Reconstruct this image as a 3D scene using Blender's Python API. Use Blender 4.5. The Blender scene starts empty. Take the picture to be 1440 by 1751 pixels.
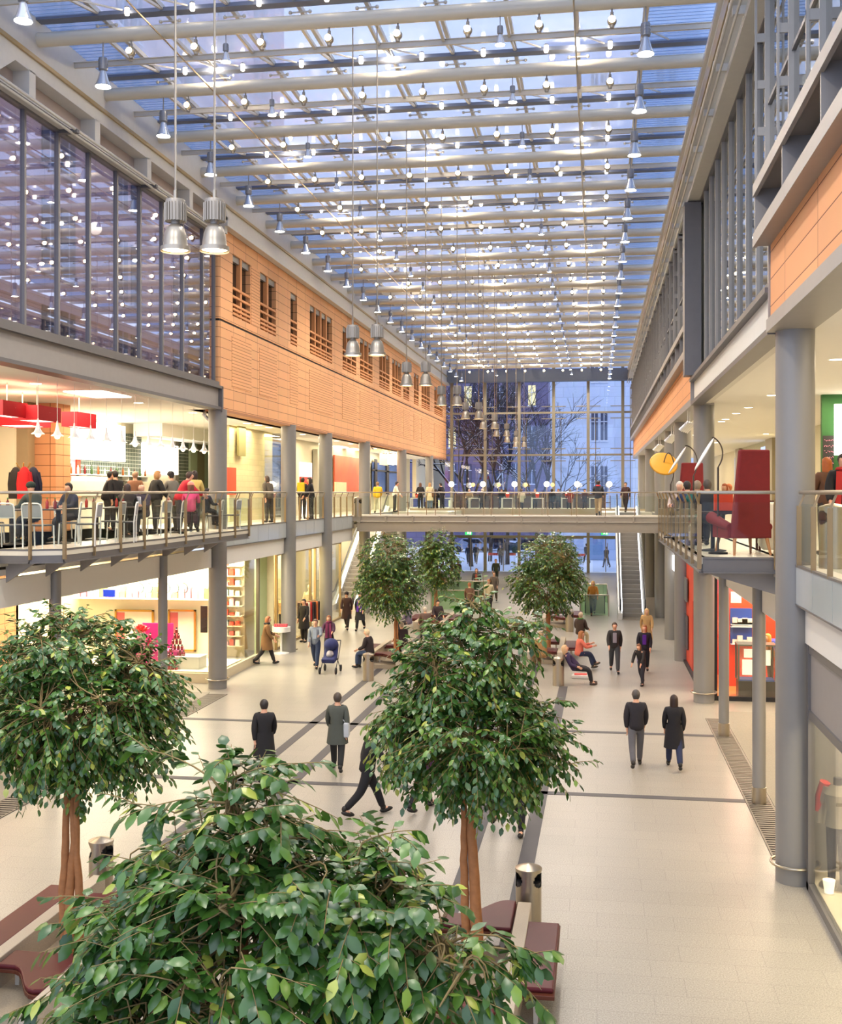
import bpy, bmesh, math, random
import numpy as np
from mathutils import Vector, Matrix
random.seed(7)
SC = bpy.context.scene
COL = SC.collection
# ---------------------------------------------------------------- camera model
CAMZ, FPX, HOR, CX = 5.95, 1910.0, 842.0, 720.0
TH = math.atan((1021 - CX) / FPX)
SN, CS = math.sin(TH), math.cos(TH)
def ray(px, py):
    u = (px - CX) / FPX
    return Vector((u*CS - SN, u*SN + CS, (HOR - py) / FPX))
def at_z(px, py, z=0.0):
    r = ray(px, py); t = (z - CAMZ) / r.z
    return Vector((r.x*t, r.y*t, z))
def at_x(px, py, X):
    r = ray(px, py); t = X / r.x
    return Vector((X, r.y*t, CAMZ + r.z*t))
def at_y(px, py, Y):
    r = ray(px, py); t = Y / r.y
    return Vector((r.x*t, Y, CAMZ + r.z*t))
cam_d = bpy.data.cameras.new('camera'); cam = bpy.data.objects.new('camera', cam_d); COL.objects.link(cam)
cam.location = (0, 0, CAMZ); cam.rotation_euler = (math.pi/2, 0, TH)
cam_d.sensor_width = 36; cam_d.sensor_fit = 'AUTO'; cam_d.lens = FPX/1751*36
cam_d.shift_y = -(875.5-HOR)/1751; cam_d.clip_start = .1; cam_d.clip_end = 600
SC.camera = cam
# ---------------------------------------------------------------- materials
def lin(h):
    h = h.lstrip('#'); c = [int(h[i:i+2], 16)/255 for i in (0, 2, 4)]
    return tuple((x/12.92 if x <= .04045 else ((x+.055)/1.055)**2.4) for x in c) + (1,)
_M = {}
def newmat(name):
    m = bpy.data.materials.new(name); m.use_nodes = True
    nt = m.node_tree; b = nt.nodes['Principled BSDF']
    return m, nt, b
def mat(name, col, rough=.5, metal=0, noise=.06, scale=6, emit=0, bump=0, spec=.5, alpha=None, sheen=0):
    if name in _M: return _M[name]
    m, nt, b = newmat(name); N = nt.nodes; L = nt.links
    c = lin(col)
    b.inputs['Base Color'].default_value = c
    b.inputs['Roughness'].default_value = rough; b.inputs['Metallic'].default_value = metal
    b.inputs['Specular IOR Level'].default_value = spec
    if noise:
        tc = N.new('ShaderNodeTexCoord'); nz = N.new('ShaderNodeTexNoise'); nz.inputs['Scale'].default_value = scale
        nz.inputs['Detail'].default_value = 4
        L.new(tc.outputs['Object'], nz.inputs['Vector'])
        mx = N.new('ShaderNodeMixRGB'); mx.blend_type = 'MIX'
        mx.inputs[1].default_value = tuple(x*(1-noise) for x in c[:3])+(1,)
        mx.inputs[2].default_value = tuple(min(1, x*(1+noise)) for x in c[:3])+(1,)
        L.new(nz.outputs['Fac'], mx.inputs[0]); L.new(mx.outputs[0], b.inputs['Base Color'])
        if bump:
            bp = N.new('ShaderNodeBump'); bp.inputs['Strength'].default_value = bump; bp.inputs['Distance'].default_value = .02
            L.new(nz.outputs['Fac'], bp.inputs['Height']); L.new(bp.outputs[0], b.inputs['Normal'])
    if emit:
        b.inputs['Emission Color'].default_value = c; b.inputs['Emission Strength'].default_value = emit
    _M[name] = m; return m
def glass(name, tint='ffffff', refl=.08, rough=.02, diff=0, diffcol='ffffff'):
    """thin pane: mostly see-through, mirrors at grazing angles"""
    if name in _M: return _M[name]
    m = bpy.data.materials.new(name); m.use_nodes = True; nt = m.node_tree; N = nt.nodes; L = nt.links
    N.remove(N['Principled BSDF']); out = N['Material Output']
    tr = N.new('ShaderNodeBsdfTransparent'); tr.inputs[0].default_value = lin(tint)
    gl = N.new('ShaderNodeBsdfGlossy'); gl.inputs['Roughness'].default_value = rough
    lw = N.new('ShaderNodeLayerWeight'); lw.inputs['Blend'].default_value = .35
    mp = N.new('ShaderNodeMapRange'); mp.inputs['To Min'].default_value = refl; mp.inputs['To Max'].default_value = min(1, refl+.75)
    pw = N.new('ShaderNodeMath'); pw.operation = 'POWER'; pw.inputs[1].default_value = 2.2 if refl > .03 else 4.5
    L.new(lw.outputs['Facing'], pw.inputs[0]); L.new(pw.outputs[0], mp.inputs['Value'])
    mx = N.new('ShaderNodeMixShader'); L.new(mp.outputs[0], mx.inputs[0]); L.new(tr.outputs[0], mx.inputs[1]); L.new(gl.outputs[0], mx.inputs[2])
    last = mx
    if diff:
        df = N.new('ShaderNodeBsdfTranslucent'); df.inputs[0].default_value = lin(diffcol)
        d2 = N.new('ShaderNodeBsdfDiffuse'); d2.inputs[0].default_value = lin(diffcol)
        ma = N.new('ShaderNodeMixShader'); ma.inputs[0].default_value = .5; L.new(df.outputs[0], ma.inputs[1]); L.new(d2.outputs[0], ma.inputs[2])
        m2 = N.new('ShaderNodeMixShader'); m2.inputs[0].default_value = diff; L.new(mx.outputs[0], m2.inputs[1]); L.new(ma.outputs[0], m2.inputs[2]); last = m2
    L.new(last.outputs[0], out.inputs['Surface'])
    _M[name] = m; return m
def emis(name, col, s):
    if name in _M: return _M[name]
    m = bpy.data.materials.new(name); m.use_nodes = True; nt = m.node_tree
    b = nt.nodes['Principled BSDF']; b.inputs['Base Color'].default_value = lin(col)
    b.inputs['Emission Color'].default_value = lin(col); b.inputs['Emission Strength'].default_value = s
    _M[name] = m; return m
# ---------------------------------------------------------------- mesh builder
class MB:
    def __init__(s): s.v = []; s.f = []; s.mi = []; s.cm = 0
    def add(s, vs, fs):
        o = len(s.v); s.v.extend([tuple(x) for x in vs])
        for f in fs: s.f.append(tuple(i+o for i in f)); s.mi.append(s.cm)
        return s
    def box(s, x0, x1, y0, y1, z0, z1):
        return s.add([(x0,y0,z0),(x1,y0,z0),(x1,y1,z0),(x0,y1,z0),(x0,y0,z1),(x1,y0,z1),(x1,y1,z1),(x0,y1,z1)],
                     [(0,3,2,1),(4,5,6,7),(0,1,5,4),(1,2,6,5),(2,3,7,6),(3,0,4,7)])
    def obox(s, c, size, rz=0, rx=0, ry=0):
        M = Matrix.Translation(c) @ Matrix.Rotation(rz,4,'Z') @ Matrix.Rotation(ry,4,'Y') @ Matrix.Rotation(rx,4,'X')
        a,b,d = size[0]/2,size[1]/2,size[2]/2
        vs = [M @ Vector(p) for p in [(-a,-b,-d),(a,-b,-d),(a,b,-d),(-a,b,-d),(-a,-b,d),(a,-b,d),(a,b,d),(-a,b,d)]]
        return s.add(vs, [(0,3,2,1),(4,5,6,7),(0,1,5,4),(1,2,6,5),(2,3,7,6),(3,0,4,7)])
    def bar(s, p, q, w, h):
        p = Vector(p); q = Vector(q); d = q-p; L = d.length
        if L < 1e-6: return s
        d.normalize(); up = Vector((0,0,1)) if abs(d.z) < .95 else Vector((0,1,0))
        x = d.cross(up).normalized(); z = x.cross(d).normalized()
        vs = []
        for P in (p, q):
            for a, b in ((-1,-1),(1,-1),(1,1),(-1,1)): vs.append(P + x*(a*w/2) + z*(b*h/2))
        return s.add(vs, [(3,2,1,0),(4,5,6,7),(0,1,5,4),(1,2,6,5),(2,3,7,6),(3,0,4,7)])
    def tube(s, path, r, n=8, cap=True):
        path = [Vector(p) for p in path]; m = len(path)
        rs = r if isinstance(r, (list, tuple)) else [r]*m
        ref = None; rings = []; vs = []
        for i, P in enumerate(path):
            d = (path[min(i+1,m-1)] - path[max(i-1,0)])
            if d.length < 1e-9: d = Vector((0,0,1))
            d.normalize()
            if ref is None:
                ref = d.cross(Vector((0,0,1)) if abs(d.z) < .9 else Vector((1,0,0))).normalized()
            else:
                ref = (ref - d*ref.dot(d)).normalized()
            b = d.cross(ref)
            for k in range(n):
                a = 2*math.pi*k/n
                vs.append(P + (ref*math.cos(a) + b*math.sin(a))*rs[i])
        fs = []
        for i in range(m-1):
            for k in range(n):
                k2 = (k+1) % n
                fs.append((i*n+k, i*n+k2, (i+1)*n+k2, (i+1)*n+k))
        if cap:
            fs.append(tuple(range(n-1,-1,-1))); fs.append(tuple((m-1)*n+k for k in range(n)))
        return s.add(vs, fs)
    def lathe(s, prof, c=(0,0,0), n=16, cap=True):
        vs = []; m = len(prof)
        for r, z in prof:
            for k in range(n):
                a = 2*math.pi*k/n
                vs.append((c[0]+r*math.cos(a), c[1]+r*math.sin(a), c[2]+z))
        fs = []
        for i in range(m-1):
            for k in range(n):
                k2 = (k+1) % n
                fs.append((i*n+k, i*n+k2, (i+1)*n+k2, (i+1)*n+k))
        if cap:
            if prof[0][0] > 1e-4: fs.append(tuple(range(n-1,-1,-1)))
            if prof[-1][0] > 1e-4: fs.append(tuple((m-1)*n+k for k in range(n)))
        return s.add(vs, fs)
    def ell(s, c, r, n=12, m=8, M=None):
        vs = []; fs = []
        for i in range(m+1):
            t = math.pi*i/m
            for k in range(n):
                a = 2*math.pi*k/n
                p = Vector((r[0]*math.sin(t)*math.cos(a), r[1]*math.sin(t)*math.sin(a), r[2]*math.cos(t)))
                if M: p = M @ p
                vs.append(p + Vector(c))
        for i in range(m):
            for k in range(n):
                k2 = (k+1) % n
                fs.append((i*n+k, (i+1)*n+k, (i+1)*n+k2, i*n+k2))
        return s.add(vs, fs)
    def prism(s, poly, z0, z1):
        n = len(poly)
        vs = [(x,y,z0) for x,y in poly] + [(x,y,z1) for x,y in poly]
        fs = [tuple(range(n-1,-1,-1)), tuple(range(n,2*n))] + [(i,(i+1)%n,n+(i+1)%n,n+i) for i in range(n)]
        return s.add(vs, fs)
    def prismx(s, poly, x0, x1):
        n = len(poly)   # poly in (y,z)
        vs = [(x0,y,z) for y,z in poly] + [(x1,y,z) for y,z in poly]
        fs = [tuple(range(n)), tuple(range(2*n-1,n-1,-1))] + [(i,n+i,n+(i+1)%n,(i+1)%n) for i in range(n)]
        return s.add(vs, fs)
    def quad(s, a, b, c, d): return s.add([a,b,c,d], [(0,1,2,3)])
    def build(s, name, mats, parent=None, smooth=False, loc=None, bevel=0):
        me = bpy.data.meshes.new(name); me.from_pydata(s.v, [], s.f)
        if not isinstance(mats, (list, tuple)): mats = [mats]
        for m in mats: me.materials.append(m)
        if len(mats) > 1: me.polygons.foreach_set('material_index', s.mi)
        me.validate(); me.update()
        bm = bmesh.new(); bm.from_mesh(me); bmesh.ops.recalc_face_normals(bm, faces=bm.faces); bm.to_mesh(me); bm.free()
        if smooth:
            me.polygons.foreach_set('use_smooth', [True]*len(me.polygons))
            if smooth != 'all': me.set_sharp_from_angle(angle=math.radians(40))
        o = bpy.data.objects.new(name, me); COL.objects.link(o)
        if parent: o.parent = parent
        if loc: o.location = loc
        if bevel:
            bv = o.modifiers.new('bevel', 'BEVEL'); bv.width = bevel; bv.segments = 2; bv.limit_method = 'ANGLE'
        return o
def tag(o, label=None, cat=None, group=None, kind=None):
    if label: o['label'] = label
    if cat: o['category'] = cat
    if group: o['group'] = group
    if kind: o['kind'] = kind
    return o
def thing(name, label, cat, loc=(0,0,0), rz=0, group=None):
    o = bpy.data.objects.new(name, None); COL.objects.link(o); o.empty_display_size = .1
    o.location = loc; o.rotation_euler = (0,0,rz)
    return tag(o, label, cat, group)
def struct(o): o['kind'] = 'structure'; return o
def dup(root, loc, rz=None, label=None, group=None, scale=None):
    r = root.copy(); COL.objects.link(r); r.location = loc
    if rz is not None: r.rotation_euler = (r.rotation_euler[0], r.rotation_euler[1], rz)
    if scale: r.scale = (scale,)*3 if isinstance(scale,(int,float)) else scale
    if label: r['label'] = label
    if group: r['group'] = group
    for ch in list(root.children):
        c = ch.copy(); COL.objects.link(c); c.parent = r
        for g in list(ch.children):
            d = g.copy(); COL.objects.link(d); d.parent = c
    return r
ORD = ['zeroth','first','second','third','fourth','fifth','sixth','seventh','eighth','ninth','tenth','eleventh','twelfth',
 'thirteenth','fourteenth','fifteenth','sixteenth','seventeenth','eighteenth','nineteenth','twentieth','twenty-first','twenty-second','twenty-third','twenty-fourth','twenty-fifth']
def lamp(name, kind, loc, energy, col='ffe9cf', size=.1, rot=None, spot=None, blend=.6, sx=None, sy=None):
    d = bpy.data.lights.new(name, kind); d.energy = energy; d.color = lin(col)[:3]
    if kind == 'AREA':
        d.shape = 'RECTANGLE'; d.size = sx or size; d.size_y = sy or size
    else: d.shadow_soft_size = size
    if kind == 'SPOT': d.spot_size = math.radians(spot or 60); d.spot_blend = blend
    o = bpy.data.objects.new(name, d); COL.objects.link(o); o.location = loc
    if rot: o.rotation_euler = rot
    return o
# common levels
F1, C1 = 4.85, 8.47
XL, XR = -11.4, 3.0
# ================================================================ materials of the place
STEEL = mat('cream_steel', 'd2cbbd', .45, .15)
GREY = mat('grey_paint', '84827f', .42, .1, noise=.03)
DGREY = mat('dark_grey_steel', '6f6c6b', .45, .3)
MULL = mat('mullion_grey', '7d7a7a', .4, .3)
FASC = mat('fascia_grey', '9d9892', .45, .2)
WHITE = mat('white_plaster', 'ebe7dd', .8, noise=.02)
WBEAM = mat('white_beam', 'dddad2', .7, noise=.02)
CEIL = mat('white_ceiling', 'f3f0e8', .85, noise=.01)
INOX = mat('brushed_steel', 'b0a592', .3, .9, noise=.05, scale=30)
BRONZE = mat('post_steel', '96805f', .35, .6)
BLACK = mat('black_matte', '15151a', .6)
CHROME = mat('bright_steel', 'dcdcdc', .2, 1, noise=0)
GL_RAIL = glass('railing_glass', 'f9fcf9', .012)
GL_WALL = glass('curtain_wall_glass', 'eee8f4', .42, .012)
GL_RWALL = glass('right_wall_glass', 'd2dade', .38, .012)
GL_SHOP = glass('shop_glass', 'fbfdf9', .05)
GL_END = glass('end_wall_glass', 'f4f8ff', .06, .02)
GL_ROOF = glass('roof_glass', 'e9f1ff', .08, .05, diff=.26, diffcol='f4f7ff')
GL_FRIT = glass('fritted_roof_glass', 'cfdff6', .08, .1, diff=.4, diffcol='c6d6ee')
def coursed(name, base, dark, ch, bw, jw=.014, vj=True, axis='YZ', bump=.4):
    """courses of clay tile with dark open joints, laid in the object's own coordinates"""
    m, nt, b = newmat(name); N = nt.nodes; L = nt.links
    tc = N.new('ShaderNodeTexCoord'); sp = N.new('ShaderNodeSeparateXYZ'); L.new(tc.outputs['Object'], sp.inputs[0])
    cb = N.new('ShaderNodeCombineXYZ')
    if axis == 'YZ':
        ad = N.new('ShaderNodeMath'); L.new(sp.outputs['X'], ad.inputs[0]); L.new(sp.outputs['Y'], ad.inputs[1]); L.new(ad.outputs[0], cb.inputs[0]); L.new(sp.outputs['Z'], cb.inputs[1])
    else:
        L.new(sp.outputs['X'], cb.inputs[0]); L.new(sp.outputs['Y'], cb.inputs[1])
    br = N.new('ShaderNodeTexBrick'); br.offset = .0 if vj is True else .5; br.inputs['Scale'].default_value = 1
    br.inputs['Brick Width'].default_value = bw; br.inputs['Row Height'].default_value = ch
    br.inputs['Mortar Size'].default_value = jw/2; br.inputs['Mortar Smooth'].default_value = .1; br.inputs['Bias'].default_value = 0
    c = lin(base)
    br.inputs['Color1'].default_value = c; br.inputs['Color2'].default_value = tuple(x*.9 for x in c[:3])+(1,); br.inputs['Mortar'].default_value = lin(dark)
    L.new(cb.outputs[0], br.inputs['Vector'])
    nz = N.new('ShaderNodeTexNoise'); nz.inputs['Scale'].default_value = 1.2; L.new(tc.outputs['Object'], nz.inputs['Vector'])
    mx = N.new('ShaderNodeMixRGB'); mx.blend_type = 'MULTIPLY'; mx.inputs[0].default_value = .25
    L.new(br.outputs['Color'], mx.inputs[1]); L.new(nz.outputs['Color'], mx.inputs[2])
    hs = N.new('ShaderNodeMixRGB'); hs.blend_type = 'MIX'; hs.inputs[0].default_value = .35
    L.new(br.outputs['Color'], hs.inputs[1]); L.new(mx.outputs[0], hs.inputs[2])
    L.new(hs.outputs[0], b.inputs['Base Color'])
    bp = N.new('ShaderNodeBump'); bp.inputs['Strength'].default_value = bump; bp.inputs['Distance'].default_value = .02; bp.invert = True
    L.new(br.outputs['Fac'], bp.inputs['Height']); L.new(bp.outputs[0], b.inputs['Normal'])
    b.inputs['Roughness'].default_value = .7
    _M[name] = m; return m
TERRA = coursed('terracotta_tile', 'f0b27c', '7a4824', .305, 1.25, .016)
TERRIB = coursed('terracotta_ribs', 'f0b27c', 'b07244', .102, 60, .022)
TERBIG = coursed('terracotta_panels', 'e8a672', '70401f', .42, 2.4, .016)
TERPIER = coursed('terracotta_corner', 'e09e6c', '70401f', .305, .62, .018)
PINKST = coursed('pink_stone_facade', 'dfc2c6', '97808c', .75, 2.1, .05)
PALEST = coursed('pale_stone_facade', 'ccdaf2', 'a6b6d2', .9, 1.8, .03, vj=False)
DUSKBR = coursed('dusk_brick_facade', '6f6888', '58516f', .5, 1.2, .04, vj=False)
BEIGEST = coursed('beige_split_stone', 'e6d9a8', 'cfc090', .22, .6, .012, vj=False)
MOSAIC = coursed('green_mosaic', '4a5a50', 'd8dccf', .14, .14, .018)
# floor: honed granite slabs
def floor_mat():
    m, nt, b = newmat('granite_floor'); N = nt.nodes; L = nt.links
    tc = N.new('ShaderNodeTexCoord')
    br = N.new('ShaderNodeTexBrick'); br.offset = .37; br.inputs['Scale'].default_value = 1
    br.inputs['Brick Width'].default_value = 1.05; br.inputs['Row Height'].default_value = .5
    br.inputs['Mortar Size'].default_value = .004; br.inputs['Mortar Smooth'].default_value = .3
    c = lin('9d978c')
    br.inputs['Color1'].default_value = c; br.inputs['Color2'].default_value = tuple(x*.94 for x in c[:3])+(1,); br.inputs['Mortar'].default_value = lin('847e75')
    L.new(tc.outputs['Object'], br.inputs['Vector'])
    n1 = N.new('ShaderNodeTexNoise'); n1.inputs['Scale'].default_value = 55; n1.inputs['Detail'].default_value = 3; L.new(tc.outputs['Object'], n1.inputs['Vector'])
    r1 = N.new('ShaderNodeMapRange'); r1.inputs['From Min'].default_value = .35; r1.inputs['From Max'].default_value = .65; r1.inputs['To Min'].default_value = .72; r1.inputs['To Max'].default_value = 1.2
    L.new(n1.outputs['Fac'], r1.inputs['Value'])
    n2 = N.new('ShaderNodeTexNoise'); n2.inputs['Scale'].default_value = .6; L.new(tc.outputs['Object'], n2.inputs['Vector'])
    r2 = N.new('ShaderNodeMapRange'); r2.inputs['To Min'].default_value = .92; r2.inputs['To Max'].default_value = 1.06; L.new(n2.outputs['Fac'], r2.inputs['Value'])
    mu = N.new('ShaderNodeMath'); mu.operation = 'MULTIPLY'; L.new(r1.outputs[0], mu.inputs[0]); L.new(r2.outputs[0], mu.inputs[1])
    mx = N.new('ShaderNodeVectorMath'); mx.operation = 'SCALE'; L.new(br.outputs['Color'], mx.inputs[0]); L.new(mu.outputs[0], mx.inputs['Scale'])
    L.new(mx.outputs[0], b.inputs['Base Color'])
    b.inputs['Roughness'].default_value = .33; b.inputs['Specular IOR Level'].default_value = .45
    return m
FLOOR = floor_mat()
DARKST = mat('dark_granite', '4e4c4e', .55, noise=.12, scale=60, spec=.25)
UPFLOOR = mat('upper_floor_stone', 'd6cfbd', .3, noise=.05, scale=8)
GRANW = mat('granite_wall', 'b5a894', .55, noise=.35, scale=90)
# ================================================================ floors and slabs
FX0, FX1, FY1 = -26, 16, 84
fl = MB(); fl.box(FX0, FX1, -2, FY1, -.3, 0); struct(fl.build('floor', FLOOR))
# dark inlay lines
n = 1
def inlay(p, q, w):
    global n
    m = MB(); p = Vector((p[0], p[1], .004)); q = Vector((q[0], q[1], .004)); m.bar(p, q, w, .006)
    struct(m.build('trim_%d' % n, DARKST)); n += 1
ya = at_z(700, 1241).y; yb = at_z(700, 1350).y
for y in (at_z(960,1357).y, at_z(960,1250).y):
    inlay((-11.0, y), (2.85, y), .22)
inlay((-2.05, 2), (-2.05, 52), .22); inlay((-6.16, 2), (-6.16, 52), .22); inlay((-7.22, 2), (-7.22, 52), .22)
a = at_z(935, 1330); inlay((a.x-.18, 3), (a.x+.02, 34.5), .26)
# upper floors: left walkway with restaurant, right walkway with cafe
def slab(x0, x1, y0, y1):
    m = MB(); m.box(x0, x1, y0, y1, F1-.35, F1); struct(m.build('floor', UPFLOOR))
slab(-26, -11.45, 8, 84); slab(3.0, 16, 2, 84)
def gceil(x0, x1, y0, y1, z):
    m = MB(); m.box(x0, x1, y0, y1, z, z+.12); return struct(m.build('ceiling', CEIL))
gceil(-26, -11.6, 8, 84, 4.3); gceil(3.15, 16, 2, 84, 4.3)
gceil(-26, -11.5, 8, 84, C1); gceil(2.75, 16, 2, 84, C1)
# white edge beams under the slabs
def wbeam(x, y0, y1, t=.12):
    m = MB(); m.box(x-t, x, y0, y1, 3.68, 4.25); return m
struct(wbeam(-11.5, 8, 52).build('trim_20', WBEAM)); m = MB(); m.box(3.1, 3.25, 2, 84, 3.68, 4.25); struct(m.build('trim_21', WBEAM))
# glass-fronted slab edge panels
PANEL = mat('slab_edge_glass', 'b7bcbc', .12, noise=.05, scale=2)
def edge_panels(x, y0, y1, side, k, step=1.3):
    m = MB(); nn = max(1, round((y1-y0)/step)); s = (y1-y0)/nn
    for i in range(nn):
        m.cm = 0; m.box(min(x, x+side*.04), max(x, x+side*.04), y0+i*s+.012, y0+(i+1)*s-.012, 4.27, F1-.02)
    m.cm = 1; m.box(min(x-side*.02, x+side*.05), max(x-side*.02, x+side*.05), y0, y1, F1-.02, F1+.012)
    m.box(min(x-side*.02, x+side*.05), max(x-side*.02, x+side*.05), y0, y1, 4.25, 4.275)
    for i in range(nn+1): m.box(min(x, x+side*.02), max(x, x+side*.02), y0+i*s-.012, y0+i*s+.012, 4.27, F1)
    struct(m.build('trim_%d' % k, [PANEL, DGREY]))
edge_panels(-11.45, 32.9, 52, 1, 22); edge_panels(3.0, 3, 17.5, -1, 23); edge_panels(3.0, 33, 84, -1, 24); edge_panels(-11.45, 55, 84, 1, 25)
# ================================================================ columns
def column(x, y, r, z1, label, ring=False, collar=False, z0=0):
    t = thing('column', label, 'column', (x, y, z0))
    m = MB(); m.lathe([(r, 0), (r, z1-z0)], n=32); m.build('shaft', GREY, t, smooth=True)
    if ring:
        m = MB(); pts = [((r+.07)*math.cos(a*math.pi/12), (r+.07)*math.sin(a*math.pi/12), .28) for a in range(25)]
        m.tube(pts, .022, 8)
        for a in range(4): m.bar((r*.98*math.cos(a*1.57+.4), r*.98*math.sin(a*1.57+.4), .28), ((r+.07)*math.cos(a*1.57+.4), (r+.07)*math.sin(a*1.57+.4), .28), .03, .02)
        m.build('bumper_ring', INOX, t, smooth=True)
    if collar:
        m = MB(); m.lathe([(r+.012, 0), (r+.012, .32), (r, .325)], n=24); m.build('base_collar', INOX, t, smooth=True)
    return t
BIGY = [32.6, 40.5, 46.3, 54.3, 65, 76]
column(XR, 17.8, .29, C1, 'large grey column in the right foreground with a metal bumper ring', True)
LR = {0: 'beside the red shop', 1: 'second in the right row behind the red doorway', 2: 'third in the right row', 3: 'fourth in the right row by the foot of the escalator', 4: 'fifth in the right row', 5: 'last in the right row near the end glazing'}
for i, y in enumerate(BIGY):
    column(XR, y, .29, C1, 'large round grey column ' + LR[i], i == 0)
LL = {0: 'at the corner of the bright perfume shop', 1: 'left of the clothes shop window', 2: 'right of the clothes shop window', 3: 'behind the bridge railing at its left end', 4: 'farther along the left row past the bridge', 5: 'last in the left row near the end glazing'}
for i, y in enumerate(BIGY):
    column(XL, y, .28, C1, 'large round grey column on the left ' + LL[i], i == 0)
for y, l in ((22.1, 'nearer'), (28.1, 'farther')):
    column(3.06, y, .125, 4.26, 'slim grey column under the right balcony, %s of two' % l, collar=True)
    column(-11.46, y+.3, .125, 4.26, 'slim grey column under the left balcony, %s of two' % l, collar=True)
# slim posts supporting the recess ceiling behind the balconies
# ================================================================ floor grates
def grate(x0, x1, y0, y1, label):
    t = thing('floor_grate', label, 'grate', ((x0+x1)/2, (y0+y1)/2, .0))
    w = x1-x0; l = y1-y0
    m = MB(); m.box(-w/2, w/2, -l/2, l/2, -.02, .003); m.build('trough', mat('grate_dark', '1c1917', .9, spec=.1), t)
    m = MB(); k = int(l/.13)
    for i in range(k): m.box(-w/2+.03, w/2-.03, -l/2+(i+.2)*l/k, -l/2+(i+.75)*l/k, .004, .014)
    m.box(-w/2, -w/2+.03, -l/2, l/2, .004, .016); m.box(w/2-.03, w/2, -l/2, l/2, .004, .016)
    m.build('bars', mat('grate_bars', '776f64', .6, .2), t)
grate(2.82, 3.3, 18.75, 30.2, 'long metal floor grate along the right columns')
grate(-11.35, -10.75, 28.3, 31.6, 'metal floor grate beside the left perfume shop')
grate(-11.35, -10.75, 18.5, 23.0, 'metal floor grate behind the left tree')
# ================================================================ left terracotta block (wall_left)
YF = 84
w = MB()
wins = []
for a, b_, k in ((398,428,2),(445,472,2),(497,508,1),(530,568,4),(586,609,3),(616,637,3),(649,666,3),(671,686,3),(690,700,2),(708,716,2),(721,735,3),(743,757,3)):
    ya = at_x(a, 500, -11.3).y; yb = at_x(b_, 500, -11.3).y; wins.append((ya, yb, k))
Y0 = 32.5; XF = -11.3; ZS, ZT = 11.5, 13.45
w.box(-12.3, XF, Y0+.12, YF, C1, 11.17); w.box(-12.3, XF, Y0+.12, YF, 11.24, ZS); w.box(-12.3, XF, Y0+.12, YF, ZT, 14.05)
cur = Y0+.12
for ya, yb, k in wins:
    w.box(-12.3, XF, cur, ya, ZS, ZT); cur = yb
w.box(-12.3, XF, cur, YF, ZS, ZT)
# rounded near corner and the return wall facing the camera
cm = [(XF, Y0+.12)] + [(XF-.12+.12*math.cos(t*math.pi/8), Y0+.12-.12*math.sin(t*math.pi/8)) for t in range(5)] + [(-12.3, Y0), (-12.3, Y0+.12)]
w.prism(cm, C1, 11.17); w.prism(cm, 11.24, 14.05)
wl = struct(w.build('wall_left', TERRA))
m = MB(); m.box(-12.25, XF-.04, Y0+.05, YF, 11.17, 11.24); struct(m.build('trim_30', BLACK))
m = MB()
for ya, yb, k in wins:
    m.box(XF-.001, XF+.012, ya-.1, yb+.1, 9.25, 10.85)
m.box(XF-.001, XF+.012, wins[0][1]+.1, wins[1][0]-.1, 11.5, 13.45)
m.build('ribbed_panels', TERRIB, wl)
TERBAR = mat('terracotta_bar', 'd9965f', .7)
GLWIN = mat('dark_window_glass', '1b1a1c', .08, noise=0)
SHUT = mat('shutter_grey', '85817c', .5, .2)
for i, (ya, yb, k) in enumerate(wins):
    t = MB(); t.box(-11.5, -11.46, ya, yb, ZS, ZT); wo = struct(t.build('window_%d' % (i+1), GLWIN))
    t = MB(); s = (yb-ya)/k
    for j in range(1, k): t.box(-11.47, XF-.02, ya+j*s-.09, ya+j*s+.09, ZS, ZT)
    t.build('mullion', TERBAR, wo)
    t = MB()
    for z in (12.38, 12.12, 11.86, 11.72, 11.58): t.box(XF-.05, XF+.012, ya, yb, z-.035, z+.035)
    for j in range(k): t.box(XF-.1, XF+.01, ya+(j+.5)*s-.02, ya+(j+.5)*s+.02, ZS, 11.9)
    t.build('sun_slats', TERBAR, wo)
    t = MB(); t.box(-11.455, XF-.06, ya, yb, ZT-.2, ZT); t.build('shutter_box', SHUT, wo)
# under-edge trim of the left block
m = MB(); m.box(-11.75, -11.27, Y0-.02, YF, C1-.05, C1+.03); struct(m.build('trim_31', mat('terra_edge', 'b07a52', .6)))
# ================================================================ left recess: steel beam + glass curtain wall
YN = 9.0
m = MB(); m.cm = 0; m.box(-11.55, -11.3, YN, Y0-.03, C1+.06, 9.08)
m.cm = 1; m.box(-11.6, -11.18, YN, Y0-.03, 9.08, 9.16); m.box(-11.6, -11.2, YN, Y0-.03, C1-.02, C1+.06); m.box(-11.55, -11.3, YN, Y0-.03, 9.16, 9.3)
m.box(-11.58, -11.18, Y0-.12, Y0+.0, C1-.1, 9.16)
struct(m.build('trim_32', [FASC, DGREY]))
mul = [at_x(px, 400, -11.45).y for px in (42, 100, 153, 200, 240, 278, 313, 347)]
sp = mul[1]-mul[0]
ys = [mul[0]-sp*k for k in range(5, 0, -1)] + mul + [Y0-.05]
t = MB(); t.box(-11.5, -11.48, ys[0], Y0, 9.3, 13.75); gw = struct(t.build('wall_left', GL_WALL))
for i, y in enumerate(ys):
    t = MB(); t.box(-11.53, -11.43, y-.04, y+.04, 9.2, 13.78); t.build('mullion', MULL, gw)
t = MB(); t.box(-11.56, -11.4, ys[0], Y0, 13.7, 13.8); t.build('head_rail', MULL, gw)
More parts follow.
